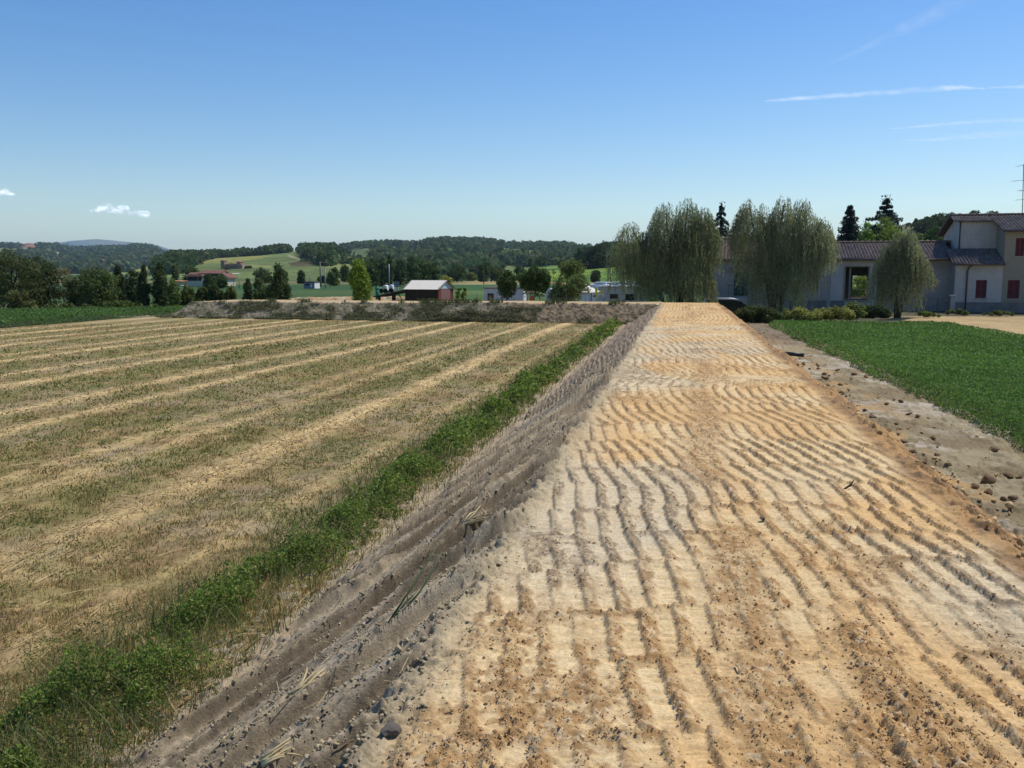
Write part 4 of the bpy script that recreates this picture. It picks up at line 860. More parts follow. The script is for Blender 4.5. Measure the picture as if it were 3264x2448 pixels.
# ------------------------------------------------------------------ the houses on the right
HA = R(14); HU = Vector((math.cos(HA), -math.sin(HA), 0)); HV = Vector((math.sin(HA), math.cos(HA), 0))
KO = (3045-1632)/FPX/1.0078; HO = Vector((KO*61, 61, 0))
def u_of(px, v):
    k = (px-1632)/FPX/1.0078
    return (k*(HO.y+HV.y*v)-HO.x-HV.x*v)/(HU.x-k*HU.y)
def house(name, label, cat='house'): return empty(name, HO, -HA, label, cat)
def tile_roof(name, parent, u0, u1, v0, z0, v1, z1, c1, c2, seed=1, tw=.22, th=.34, thick=.07, rough=.0):
    """tiled slope from the eave (v0, z0) up to (v1, z1), in the house frame"""
    rg = np.random.default_rng(seed); W = u1-u0; L = math.hypot(v1-v0, z1-z0)
    nu = max(4, int(W/tw)*4)+1; rows = max(2, int(L/th)); f = np.concatenate([np.array([i, i+.93]) for i in range(rows)])/rows; f[-1] = 1
    U, F_ = np.meshgrid(np.linspace(0, W, nu), f, indexing='ij')
    row = np.repeat(np.arange(rows), 2)[None, :]; step = np.tile([1., 0.], rows)[None, :]
    hgt = .035*np.cos(U/tw*2*math.pi)+.045*step+rough*(vn(U*1.7, F_*9, seed)-.5)
    n = np.array((-(z1-z0)/L*np.sign(v1-v0), abs(v1-v0)/L))
    Vv = v0+(v1-v0)*F_+n[0]*hgt; Z = z0+(z1-z0)*F_+n[1]*hgt
    if v1 < v0: Vv = v0+(v1-v0)*F_+n[0]*hgt
    tid = _h(np.floor(U/tw+.5), row+0*U.astype(int), seed+2); pat = fbm(U*.7, F_*3, seed+4, 3)
    C = mixc(np.array(c1), np.array(c2), np.clip(tid*.9+(pat-.5)*1.6, 0, 1))*(.8+.4*_h(np.floor(U/tw+.5), row+0*U.astype(int), seed+9))[..., None]
    V = np.stack([u0+U, Vv, Z], -1).reshape(-1, 3); n0 = len(V); G = gridfaces(*U.shape)
    under = V.copy(); under[:, 2] -= thick
    loop = list(range(0, n0, 2*rows))+list(range(n0-2*rows+1, n0))+list(range(n0-1-2*rows, 0, -2*rows))[0:]+list(range(2*rows-1, 0, -1))
    E = np.array([(loop[i], loop[(i+1) % len(loop)], loop[(i+1) % len(loop)]+n0, loop[i]+n0) for i in range(len(loop))])
    o = npmesh(name, np.concatenate([V, under]), np.concatenate([G, G[:, ::-1]+n0, E]), M['tile'], parent, np.concatenate([C.reshape(-1, 3), np.tile(np.array((.10, .08, .07)), (n0, 1))]))
    return o
def ridge_cap(parent, u0, u1, v, z, c=(.2, .13, .1)):
    m = MB(); n = int((u1-u0)/.4)
    for i in range(n): m.tube([(u0+(u1-u0)*i/n, v, z), (u0+(u1-u0)*(i+1.06)/n, v, z+.012)], [.10, .115], 8)
    return m.build('ridge_cap', M['ridge'], parent)
M['ridge'] = mat('ridge_tile', (.17, .125, .105), .9, .15, 5, .3)
def wallpart(name, mt, parent, u0, u1, v, z0, z1, holes=(), th=.28):
    m = MB()
    for a, b, c, d in wall_rects(u0, u1, z0, z1, holes): m.box(a, b, v, v+th, c, d)
    return m.build(name, mt, parent)
def shutters(parent, u0, u1, v, z0, z1, mt, name='shutter', sill=True):
    """pair of louvred leaves in a frame, with a sill"""
    w = MB(); w.box(u0, u1, v+.12, v+.16, z0, z1); win = w.build('window', M['dark_open'], parent)
    mid = (u0+u1)/2
    for a, b in ((u0+.01, mid-.008), (mid+.008, u1-.01)):
        m = MB(); m.box(a, a+.06, v+.045, v+.09, z0+.01, z1-.01); m.box(b-.06, b, v+.045, v+.09, z0+.01, z1-.01)
        for z in (z0+.01, (z0+z1)/2-.035, z1-.08): m.box(a+.06, b-.06, v+.045, v+.09, z, z+.07)
        n = int((z1-z0)/.065)
        for k in range(n):
            z = z0+.03+(z1-z0-.06)*k/n
            m.add([(a+.06, v+.05, z), (b-.06, v+.05, z), (b-.06, v+.085, z+.055), (a+.06, v+.085, z+.055)], [(0, 1, 2, 3)])
        m.build(name, mt, win)
    if sill: s = MB(); s.box(u0-.08, u1+.08, v-.09, v+.12, z0-.07, z0-.003); s.build('sill', M['concrete'], win)
    return win
def pipe_part(parent, pts, r=.05): m = MB(); m.tube(pts, r, 8); return m.build('downpipe', M['pipe_brown'], parent)
M['pipe_brown'] = mat('brown_copper_pipe', (.09, .065, .055), .6, .4)
# --- low old house (left) and low house with passage
VA = 1.3; uL = u_of(2243, VA); uM = u_of(2650, VA)
h1 = house('low_house', 'low old house end with pale red striped tile roof behind the tall willows')
gd = (u_of(2341, VA), u_of(2387, VA), .92, 2.68)
wallpart('wall', M['plaster'], h1, uL, uM-.002, VA, -.7, 3.62, [gd, (u_of(2579, VA), u_of(2609, VA), 1.36, 2.68), (u_of(2455, VA), u_of(2482, VA), 1.4, 2.6)])
m = MB(); m.box(uL, uL+.28, VA+.28, VA+7.2, -.7, 3.62); m.prism([(VA, 3.62), (VA+7.2, 3.62), (VA+3.6, 5.0)], uL+.003, uL+.25, 'x'); m.build('side_wall', M['plaster'], h1)
m = MB(); m.box(uL, uM, VA+7.2, VA+7.45, -.7, 3.62); m.build('back_wall', M['plaster'], h1)
tile_roof('roof', h1, uL-.4, uM+.05, VA-.45, 3.60, VA+3.6, 5.18, (.36, .20, .14), (.17, .135, .11), 3, .24, .36, rough=.05)
tile_roof('back_roof', h1, uL-.4, uM+.05, VA+7.7, 3.6, VA+3.6, 5.18, (.3, .17, .12), (.16, .12, .1), 4, .24, .36)
ridge_cap(h1, uL-.4, uM, VA+3.6, 5.22)
m = MB(); m.box(u_of(2520, VA), uM-.25, VA-.03, VA-.003, -.6, .62); m.build('plinth', M['plinth'], h1)
m = MB(); m.box(gd[0], gd[1], VA+.1, VA+.15, gd[2], gd[3]); d_ = m.build('door', M['green_paint'], h1)
m = MB()
for k in range(2): m.box(gd[0]+.05+k*.5, gd[0]+.46+k*.5, VA+.085, VA+.1, 1.05, 1.75).box(gd[0]+.05+k*.5, gd[0]+.46+k*.5, VA+.085, VA+.1, 1.85, 2.6)
m.build('panel', M['green_paint'], d_)
tile_roof('awning', h1, gd[0]-.25, gd[1]+.25, VA-.62, 2.76, VA-.02, 2.98, (.5, .25, .14), (.42, .2, .12), 8, .2, .3, .05)
lv = (u_of(2322, VA-.9), u_of(2395, VA-.9))
m = MB(); m.box(lv[0], lv[1], VA-1.0, VA-.003, -.6, .86); m.build('landing', M['concrete'], h1)
m = MB()
for k in range(10): u = lv[0]+.04+(lv[1]-lv[0]-.08)*k/9; m.tube([(u, VA-.95, .86), (u, VA-.95, 1.68)], .012, 5)
m.tube([(lv[0], VA-.95, 1.7), (lv[1], VA-.95, 1.7)], .022, 6); m.tube([(lv[0]+.03, VA-.95, 1.7), (lv[0]+.03, VA-.05, 1.7)], .022, 6)
m.build('railing', M['dark_steel'], h1)
shutters(h1, u_of(2579, VA), u_of(2609, VA), VA, 1.36, 2.68, M['brown_paint'])
w = shutters(h1, u_of(2455, VA), u_of(2482, VA), VA, 1.4, 2.6, M['timber'])
m = MB(); m.tube([(uL-.3, VA-.5, 3.55), (uM, VA-.5, 3.53)], .06, 8); m.build('gutter', M['pipe_brown'], h1)

h2 = house('low_house', 'low plain house with grey brown tile roof and an open passage through it')
uR = u_of(3045, VA)+.25; ug0, ug1 = u_of(2695, VA), u_of(2769, VA)
wallpart('wall', M['white_plaster'], h2, uM, ug1+1.15, VA+.004, -.3, 3.64, [(ug0, ug1, .68, 3.02)])
wallpart('wall', M['plaster'], h2, ug1+1.151, uR, VA+.01, -.2, 3.64)
bg0, bg1 = u_of(2712, VA+6.2), u_of(2770, VA+6.2)
wallpart('back_wall', M['interior'], h2, uM, uR, VA+6.2, -.3, 3.64, [(bg0+.15, bg1+.35, .68, 2.4)], .25)
m = MB(); m.box(ug0-.75, ug0-.5, VA+.3, VA+6.19, -.3, 3.6); m.box(ug1+.75, ug1+1.0, VA+.3, VA+6.19, -.3, 3.6); m.box(ug0-.45, ug1+.7, VA+.3, VA+6.19, .5, .62); m.box(ug0-.49, ug1+.74, VA+.3, VA+6.18, 3.1, 3.2); m.build('passage', M['interior'], h2)
m = MB(); m.box(ug0-.10, ug0, VA-.05, VA+.31, .68, 3.1); m.box(ug1, ug1+.10, VA-.05, VA+.31, .68, 3.1); m.box(ug0, ug1, VA-.05, VA+.31, 3.02, 3.1); m.box(ug0-.1, ug1+.1, VA-.08, VA+.31, .56, .677); m.build('frame', M['beige_plaster'], h2)
m = MB()
for k in range(9): u = bg0+.1+(bg1-bg0+.2)*k/8; m.tube([(u, VA+6.1, .62), (u, VA+6.1, 1.3)], .02, 5)
m.tube([(bg0, VA+6.1, 1.32), (bg1+.4, VA+6.1, 1.32)], .03, 6); m.tube([(bg0, VA+6.1, .78), (bg1+.4, VA+6.1, .78)], .025, 6); m.build('railing', M['interior'], h2)
m = MB(); m.box(ug0+.3, ug0+.42, VA+.35, VA+.5, .62, 3.1); m.build('post', M['interior'], h2)
tile_roof('roof', h2, uM+.06, uR-.35, VA-.42, 3.60, VA+3.2, 4.80, (.20, .145, .125), (.125, .105, .10), 5, .22, .34, rough=.02)
tile_roof('back_roof', h2, uM+.06, uR+1.2, VA+6.9, 3.6, VA+3.2, 4.80, (.20, .145, .125), (.125, .105, .10), 6, .22, .34)
ridge_cap(h2, uM+.06, uR+1, VA+3.2, 4.85)
m = MB(); m.tube([(uM, VA-.48, 3.54), (uR-.4, VA-.48, 3.53)], .06, 8); m.build('gutter', M['pipe_brown'], h2)
m = MB(); m.box(uM+.02, uM+.95, VA-.02, VA+.001, -.2, .62); m.build('plinth', M['plinth'], h2)
# --- taller house with its low white wing
h3 = house('tall_house', 'two storey beige house with red shutters, low white wing and clipped gable')
uE = u_of(3197, 0); uH = u_of(3049, 2.2); uX = uE+7.5
wn = (u_of(3113, 0), u_of(3148, 0), .90, 2.12)
wallpart('wing_wall', M['white_plaster'], h3, .02, uE-.003, 0, 0, 3.22, [wn])
m = MB(); m.box(.02, .28, .281, 2.2, 0, 3.25); m.build('wing_side', M['plaster'], h3)
shutters(h3, *wn[:2], 0, *wn[2:], M['red_paint'])
tile_roof('wing_roof', h3, -.28, uE+.02, -.35, 3.22, 2.19, 4.30, (.185, .14, .125), (.12, .10, .095), 7, .22, .34)
wallpart('upper_wall', M['white_plaster'], h3, uH, uE, 2.2, 0, 6.25)
wB = (u_of(3215, 0), u_of(3253, 0), .88, 2.12); wT = (u_of(3231, 0), u_of(3253, 0)+.12, 3.72, 4.92)
more = [(wB[0]+2.6, wB[1]+2.6, .88, 2.12), (wT[0]+2.5, wT[1]+2.5, 3.72, 4.92)]
wallpart('wall', M['beige_plaster'], h3, uE, uX, -.003, 0, 5.42, [wB, wT]+more)
m = MB(); m.prism([(0.28, 0), (2.2, 0), (2.2, 6.1), (.28, 5.45)], uE, uE+.28, 'x'); m.build('return_wall', M['beige_plaster'], h3)
m = MB(); m.prism([(2.49, 0), (6.8, 0), (6.8, 5.4), (3.3, 6.5), (2.49, 6.24)], uH, uH+.28, 'x'); m.build('gable_wall', M['white_plaster'], h3)
m = MB(); m.box(uH+.281, uX, 6.6, 6.85, 0, 5.4); m.build('back_wall', M['beige_plaster'], h3)
for w_ in [wB, wT]+more: shutters(h3, w_[0], w_[1], -.003, w_[2], w_[3], M['red_paint'])
tile_roof('roof', h3, uE-.3, uX, -.42, 5.43, 3.3, 6.62, (.175, .145, .13), (.115, .10, .095), 9, .22, .34)
tile_roof('roof', h3, uH-.45, uE-.303, 1.85, 6.17, 3.3, 6.62, (.175, .145, .13), (.115, .10, .095), 10, .22, .34)
tile_roof('back_roof', h3, uH-.45, uX, 7.25, 5.36, 3.3, 6.62, (.175, .14, .12), (.115, .10, .095), 11, .22, .34)
ridge_cap(h3, uH-.45, uX, 3.3, 6.67)
m = MB(); m.box(.0, uX, -.045, -.006, -.1, .62); m.build('plinth', M['plinth'], h3)
pipe_part(h3, [(uH+.04, 2.12, 6.15), (uH+.04, 2.12, 4.2)])
up = u_of(3083, 0); pipe_part(h3, [(up+.25, -.36, 3.15), (up+.05, -.1, 2.92), (up, -.07, 2.7), (up, -.07, .1)])
m = MB(); m.tube([(-.2, -.40, 3.17), (uE, -.40, 3.16)], .055, 8); m.tube([(uE-.25, -.47, 5.38), (uX, -.47, 5.38)], .055, 8); m.build('gutter', M['pipe_brown'], h3)
# television antenna on the ridge
ap = P(3255, 690, 62.2); an = empty('antenna', (ap.x, ap.y, 6.6), 0, 'tall thin television antenna mast on the ridge of the two storey house', 'antenna')
m = MB(); m.tube([(.06, 0, 0), (0, 0, 1.7), (-.08, 0, 3.42)], .026, 6); m.build('mast', M['dark_steel'], an)
for z, l, tilt, ln in ((3.34, .55, .25, .0), (2.33, .85, .12, -.0), (1.62, .30, -.05, 0), (1.02, .52, .1, 0)):
    m = MB(); x0 = -.08*z/3.42+.06*(1-z/3.42); m.tube([(x0-l*.95, -.1, z-tilt*l*.7), (x0+.3, .05, z+tilt*.3)], .012, 5)
    for k in range(6): q = x0-l*.9+k*(l+.1)/6; zz = z+tilt*(q-x0)*.7; m.tube([(q, -.25+.02*k, zz), (q, .25-.02*k, zz)], .006, 4)
    m.build('aerial', M['dark_steel'], an)
# gate with its pillar
gp = P(2987, 990, 59); ga = empty('gate', (gp.x, gp.y, 0), -HA, 'low metal bar gate in front of the low house wall', 'gate')
m = MB(); gw = 40*59/FPX
for x in (-gw, 0, gw): m.box(x-.025, x+.025, -.02, .02, 0, 1.02)
for k in range(8): m.box(-gw, gw, -.012, .012, .08+k*.13, .105+k*.13)
m.build('frame', M['dark_steel'], ga)
m = MB(); m.tube([(-gw, 0, .1), (gw, 0, .98)], .014, 5); m.build('brace', M['dark_steel'], ga)
gq = P(3034, 990, 58.8); pl = empty('gate_pillar', (gq.x, gq.y, 0), -HA, 'short grey cement pillar standing at the right of the bar gate', 'pillar')
m = MB(); m.box(-.14, .14, -.14, .14, 0, 1.08); m.build('shaft', M['concrete'], pl, .015); m = MB(); m.box(-.19, .19, -.19, .19, 1.082, 1.15); m.build('cap', M['concrete'], pl, .01)

# ------------------------------------------------------------------ parked car (dark hatchback, mostly hidden)
cq = P(2256, 985, 55.5); car = empty('parked_car', (cq.x+1.75, cq.y+.6, -.54), R(-6), 'dark parked car with silver roof rail and red tail lamps, half hidden by weeds', 'car')
prof = [(-2.0, .35), (-2.03, .75), (-1.98, .98), (-1.72, 1.40), (-1.55, 1.47), (-.2, 1.50), (.35, 1.42), (1.05, 1.0), (1.85, .85), (2.02, .62), (2.02, .32)]
m = MB(); m.prism([(x, z) for x, z in prof], -.84, .84, 'y'); b_ = m.build('body', M['car_paint'], car, .07)
for sy in (-1, 1):
    m = MB(); y = .845*sy
    m.prism([(-1.62, 1.02), (-1.45, 1.37), (-.85, 1.40), (-.85, 1.0)], y-.004, y+.004, 'y'); m.prism([(-.78, 1.0), (-.78, 1.4), (-.15, 1.4), (.3, 1.33), (.75, 1.02)], y-.004, y+.004, 'y'); m.build('window', M['glass'], car)
    m = MB(); m.tube([(-1.7, .72*sy, 1.47), (-1.3, .72*sy, 1.54), (-.2, .72*sy, 1.55), (.2, .72*sy, 1.49)], .028, 6); m.build('roof_rail', M['silver'], car)
    m = MB(); m.prism([(-2.045, .72), (-2.02, .98), (-1.80, 1.32), (-1.72, 1.30), (-1.88, .95), (-1.86, .72)], .80*sy-.055, .80*sy+.055, 'y'); m.build('tail_light', M['car_red'], car)
    for x in (-1.25, 1.3):
        m = MB(); m.tube([(x, .70*sy, .31), (x, .86*sy, .31)], .31, 20); w_ = m.build('wheel', M['rubber'], car); m = MB(); m.tube([(x, .845*sy, .31), (x, .872*sy, .31)], .19, 14); m.build('rim', M['silver'], w_)
m = MB(); m.prism([(-1.99, 1.02), (-1.76, 1.37), (-1.75, 1.37), (-1.98, 1.02)], -.66, .66, 'y'); m.box(-1.92, -1.90, -.6, .6, 1.05, 1.2); m.build('rear_window', M['glass'], car)
m = MB(); m.box(-2.09, -1.98, -.8, .8, .35, .58); m.build('bumper', M['rubber'], car, .03)
m = MB(); m.box(-1.9, -.1, -.70, .70, 1.502, 1.512); m.build('roof_panel', M['silver'], car)

# ------------------------------------------------------------------ shed with lean-to
sp = P(1397, 985, 55); sr = R(-27); shed = empty('shed', (sp.x, sp.y, 0), R(-22), 'small black and red garden shed with a white metal roof and lean-to', 'shed')
L_, W_, EH, RH = 2.32, 2.15, 1.62, 2.10          # local: x to the left along the long side (negative), y into the depth
m = MB(); m.box(-L_, 0, 0, .05, 0, EH); m.box(-L_, 0, W_-.05, W_, 0, EH); m.box(-L_, -L_+.05, .05, W_-.05, 0, EH)
for k in range(12): x = -L_+.04+k*(L_-.04)/12; m.box(x, x+.02, -.012, -.001, 0, EH-.02)
m.build('long_wall', M['black_board'], shed)
for y0 in (.05, W_-.42):
    m = MB(); m.box(-.05, 0, y0, y0+.37, 0, EH)
    for k in range(3): m.box(-.01, .012, y0+.03+k*.13, y0+.05+k*.13, 0, EH-.01)
    m.build('end_wall', M['red_board'], shed)
m = MB(); m.box(-.04, .005, .42, W_-.42, .03, EH-.02); dr = m.build('door', M['mauve_door'], shed)
m = MB(); m.box(.006, .03, W_/2-.03, W_/2+.03, .75, .9); m.build('handle', M['dark_steel'], dr)
m = MB(); m.prism([(.02, EH), (W_-.02, EH), (W_/2, RH-.05)], -.04, 0, 'x'); m.prism([(.02, EH), (W_-.02, EH), (W_/2, RH-.05)], -L_, -L_+.04, 'x'); m.build('gable', M['aqua_gable'], shed)
sl = (RH-EH)/(W_/2); n_ = 48
for sgn in (0, 1):
    xs = np.linspace(-L_-.12, .12, n_); ys = np.linspace(-.16, W_/2, 5); Xg, Yg = np.meshgrid(xs, ys, indexing='ij')
    Zg = EH+sl*Yg+.04+.012*np.cos(Xg*2*math.pi/.19); Yq = Yg if sgn == 0 else W_-Yg
    npmesh('roof_slope', np.stack([Xg, Yq, Zg], -1), gridfaces(*Xg.shape), M['white_sheet'], shed)
m = MB()
for x0 in (-L_-.10, .06): m.prism([(-.14, EH-.03), (-.14, EH+.0), (W_/2, RH+.035), (W_+.14, EH), (W_+.14, EH-.03), (W_/2, RH)], x0, x0+.04, 'x')
m.build('barge_board', M['black_board'], shed)
lt = empty('lean_to', (sp.x, sp.y, 0), R(-22), 'open dark lean-to of posts and sheet roof on the left of the shed', 'lean-to')
m = MB(); m.prism([(-L_-.02, 1.50), (-L_-.02, 1.56), (-L_-2.3, 1.10), (-L_-2.3, 1.05)], -.15, W_*.9, 'y'); m.build('roof', M['lean_roof'], lt)
for x, y in ((-L_-1.85, .02), (-L_-.75, .02), (-L_-1.85, W_*.8), (-L_-.75, W_*.8)):
    zt = 1.06+(x+L_+2.3)*.2; m = MB(); m.box(x-.05, x+.05, y-.05, y+.05, 0, zt); m.build('post', M['black_board'], lt)
m = MB(); m.tube([(-L_-.1, .03, .75), (-L_-.5, .03, 1.3)], .03, 6); m.build('brace', M['black_board'], lt)
c_, s_ = math.cos(R(-22)), math.sin(R(-22))
def sh(x, y): return (sp.x+x*c_-y*s_, sp.y+x*s_+y*c_)
pp = sh(-L_-.42, .6); wp = empty('wood_stack', (*pp, 0), R(-22), 'stack of weathered planks stored under the lean-to', 'wood pile')
for k in range(7):
    m = MB(); m.box(-.42+random.uniform(-.06, .06), .38+random.uniform(-.06, .06), -.3, .35, .05+k*.125, .05+k*.125+.10); m.build('plank', M['plank'], wp)

# ------------------------------------------------------------------ container, caravans, canopy
def caravan(name, label, cat, px0, px1, ytop, Y, rz, dep, mt, win, h0=.42, round_=.22, extra=None):
    a, b = P(px0, ytop, Y), P(px1, ytop, Y); L = b.x-a.x; H = a.z
    c = empty(name, ((a.x+b.x)/2, Y, 0), rz, label, cat)
    m = MB(); r = round_
    prof_ = [(-L/2, h0), (L/2, h0)]+[(L/2-r+r*math.cos(t), H-r+r*math.sin(t)) for t in np.linspace(0, math.pi/2, 6)]+[(-L/2+r-r*math.sin(t), H-r+r*math.cos(t)) for t in np.linspace(0, math.pi/2, 6)]
    m.prism(prof_, 0, dep, 'y'); m.build('shell', mt, c, .04)
    for x0, x1, z0, z1 in win:
        m = MB(); m.box(x0*L-.03, x1*L+.03, -.022, -.002, z0*H-.03, z1*H+.03); f = m.build('window', M['caravan_white'], c)
        m = MB(); m.box(x0*L, x1*L, -.03, -.0225, z0*H, z1*H); m.build('pane', M['glass'], f)
    for sx in (-.28, .3):
        for y in (.12, dep-.12):
            m = MB(); m.tube([(sx*L, y-.08, .3), (sx*L, y+.08, .3)], .3, 16); m.build('wheel', M['rubber'], c)
    m = MB(); m.box(-L*.46, L*.46, .05, dep-.05, h0-.1, h0-.004); m.build('chassis', M['dark_steel'], c)
    return c, L, H
# grey site container
ca, L, H = caravan('container', 'grey blue site container with one window and a white door edge behind the dark trees', 'container', 1543, 1668, 919, 58, R(-6), 2.2, M['caravan'], [(-.42, -.25, .50, .80)], .12, .05)
m = MB(); m.box(-.13*L, -.10*L, -.03, -.003, .15, H-.1); m.build('door', M['caravan_white'], ca)
m = MB(); m.box(L/2+.002, L/2+.02, .05, 2.15, .15, H-.05); m.build('lit_end', M['caravan_white'], ca)  # sunlit right end: the light is put into a whiter sheet
m = MB(); m.box(-L/2-.08, L/2+.08, -.1, 2.3, H+.002, H+.06); m.build('roof', M['plank'], ca)
cb, L, H = caravan('caravan', 'long grey caravan lined up behind the vine shrubs', 'caravan', 1905, 2044, 914, 57, R(-4), 2.1, M['caravan'], [(-.22, -.02, .55, .74), (.12, .34, .5, .74)], .42, .18)
m = MB(); m.box(-L*.47, L*.48, -.16, 2.2, H+.003, H+.045)
m.build('roof', M['caravan'], cb)
for k in (-.3, .05, .32):
    m = MB(); m.sphere((k*L, 1, H+.05), (.28, .28, .11), 10, 5); m.build('roof_vent', M['caravan_white'], cb)
m = MB(); m.box(L/2+.003, L/2+.05, .25, .45, .6, H-.3); m.box(L/2+.003, L/2+.05, 1.2, 1.4, .6, H-.3); m.build('end_trim', M['caravan_white'], cb)
cc_, L, H = caravan('caravan', 'white caravan with a bright window standing furthest back by the willow', 'caravan', 1942, 2062, 899, 66, R(5), 2.1, M['caravan_white'], [(-.30, -.17, .55, .78), (-.1, .02, .55, .74), (.08, .2, .55, .74)], .42, .3)
m = MB(); m.box(-.1*L, .0, .8, 1.3, H+.003, H+.12); m.build('roof_vent', M['caravan_white'], cc_)
cd, L, H = caravan('box_van', 'small pale box van with its sunlit end coloured white between canopy and caravans', 'van', 1893, 1930, 899, 70, R(-12), 1.9, M['caravan'], [(-.1, .2, .55, .72)], .4, .08)
m = MB(); m.box(L/2+.003, L/2+.03, .05, 1.85, .45, H-.03); m.build('lit_end', M['caravan_white'], cd)  # right end coloured whiter to stand for sunlight on it
ce, L, H = caravan('caravan', 'cream caravan with its roof just above the white canopy', 'caravan', 1858, 1906, 906, 63, R(0), 2., M['caravan_white'], [(.2, .4, .5, .7)], .42, .2)
cf, L, H = caravan('caravan', 'pale blue caravan half hidden by the tall lighter tree', 'caravan', 1738, 1800, 921, 60, R(-4), 2., M['caravan'], [(-.3, -.1, .55, .75)], .42, .15)
# canopy
tp = P(1874, 985, 54); tn = empty('canopy', (tp.x, tp.y, 0), R(8), 'white peaked fabric canopy on thin legs in the camp', 'canopy')
tz = P(1874, 909, 54).z; te = P(1874, 931, 54).z; tw_ = .78
nn = 9; V = []; 
gx, gy = np.meshgrid(np.linspace(-1, 1, nn), np.linspace(-1, 1, nn), indexing='ij'); rr = np.maximum(abs(gx), abs(gy)); zz = te+(tz-te)*(1-rr)**1.25
npmesh('fabric', np.stack([gx*tw_, gy*tw_, zz], -1), gridfaces(nn, nn), M['canvas'], tn)
m = MB()
for s1, s2 in (((-1, -1), (1, -1)), ((1, -1), (1, 1)), ((1, 1), (-1, 1)), ((-1, 1), (-1, -1))):
    k = 9; pts = [(s1[0]+(s2[0]-s1[0])*i/k, s1[1]+(s2[1]-s1[1])*i/k) for i in range(k+1)]
    for i in range(k):
        (x0, y0), (x1, y1) = pts[i], pts[i+1]; d0 = .15+.04*(i % 2); d1 = .15+.04*((i+1) % 2)
        m.add([(x0*tw_, y0*tw_, te), (x1*tw_, y1*tw_, te), (x1*tw_*1.02, y1*tw_*1.02, te-d1), (x0*tw_*1.02, y0*tw_*1.02, te-d0)], [(0, 1, 2, 3)])
m.build('valance', M['canvas'], tn)
for x, y in ((-1, -1), (1, -1), (1, 1), (-1, 1)):
    m = MB(); m.tube([(x*tw_*.98, y*tw_*.98, 0), (x*tw_*.98, y*tw_*.98, te)], .022, 6); m.build('leg', M['steel'], tn)
tp2 = P(1800, 985, 53.3); aw = empty('awning', (tp2.x+.55, tp2.y, 0), R(8), 'lower white fabric awning sloping left of the peaked canopy', 'awning')
z1_ = P(1850, 918, 53).z; z0_ = P(1835, 932, 53).z
gx, gy = np.meshgrid(np.linspace(-.15, 1.0, 8), np.linspace(0, 1.3, 6), indexing='ij'); npmesh('fabric', np.stack([gx, gy, z0_+(z1_-z0_)*(gx+.15)/1.15-.05*np.sin(gx*6)*np.sin(gy*2.4)], -1), gridfaces(8, 6), M['canvas'], aw)
for x, y, z in ((-.13, .03, z0_), (-.13, 1.27, z0_), (.98, .03, z1_), (.98, 1.27, z1_)):
    m = MB(); m.tube([(x, y, 0), (x, y, z)], .02, 6); m.build('leg', M['steel'], aw)
yp = P(1900, 985, 52.6); pa = empty('parasol', (yp.x, yp.y, 0), 0, 'folded yellow parasol beside the white canopy', 'parasol')
z1_ = P(1900, 916, 52.6).z; z0_ = P(1900, 950, 52.6).z
m = MB(); m.tube([(0, 0, 0), (0, 0, z1_)], .022, 6); m.build('pole', M['pine_wood'], pa)
m = MB(); m.tube([(0, 0, z1_), (.0, 0, z1_-.12), (.01, .0, z1_-.4), (.0, 0, z0_)], [.02, .075, .06, .035], 9, False); m.build('cloth', M['yellow'], pa)
m = MB(); m.tube([(.12, 0, z1_-.30), (.34, .02, z1_-.27), (.5, .03, z1_-.32)], [.05, .06, .015], 7); m.build('flap', M['yellow'], pa)
# swing
wq = P(1692, 985, 52.8); sw = empty('swing', (wq.x, wq.y, 0), R(4), 'small wooden garden swing frame with a red seat', 'swing')
zt = P(1690, 932, 52.8).z
m = MB(); m.box(-.24, .24, -.04, .04, zt, zt+.07); m.build('top_bar', M['pine_wood'], sw)
for x in (-.18, .18):
    for y in (-.35, .35): m = MB(); m.tube([(x*.9, 0, zt), (x*(1.9 if x < 0 else 1.2), y, 0)], .035, 6); m.build('leg', M['rust_wood'] if y > 0 else M['pine_wood'], sw)
m = MB(); m.sphere((.02, -.05, zt-.36), (.12, .13, .16), 10, 6); m.build('seat', M['red_plastic'], sw)
m = MB(); m.tube([(-.06, -.05, zt-.25), (-.06, 0, zt)], .008, 4); m.tube([(.1, -.05, zt-.25), (.1, 0, zt)], .008, 4); m.build('rope', M['plank'], sw)
# wire fence round the camp garden
fa, fb = P(1480, 985, 52.4), P(2010, 985, 51.2); fl = empty('wire_fence', (fa.x, fa.y, 0), 0, 'wire garden fence on thin wooden posts behind the cross embankment', 'fence')
D_ = fb-fa; D_.z = 0; nf = 14
for k in range(nf):
    q = D_*(k/(nf-1)); h_ = 1.32+.12*math.sin(k*2.7); m = MB(); m.tube([(q.x, q.y, 0), (q.x+.03*math.sin(k), q.y, h_)], .028, 6); m.build('post', M['post'], fl)
m = MB()
for z in (.35, .75, 1.15): m.tube([(0, 0, z), (D_.x, D_.y, z)], .005, 4)
m.build('wire', M['steel'], fl)
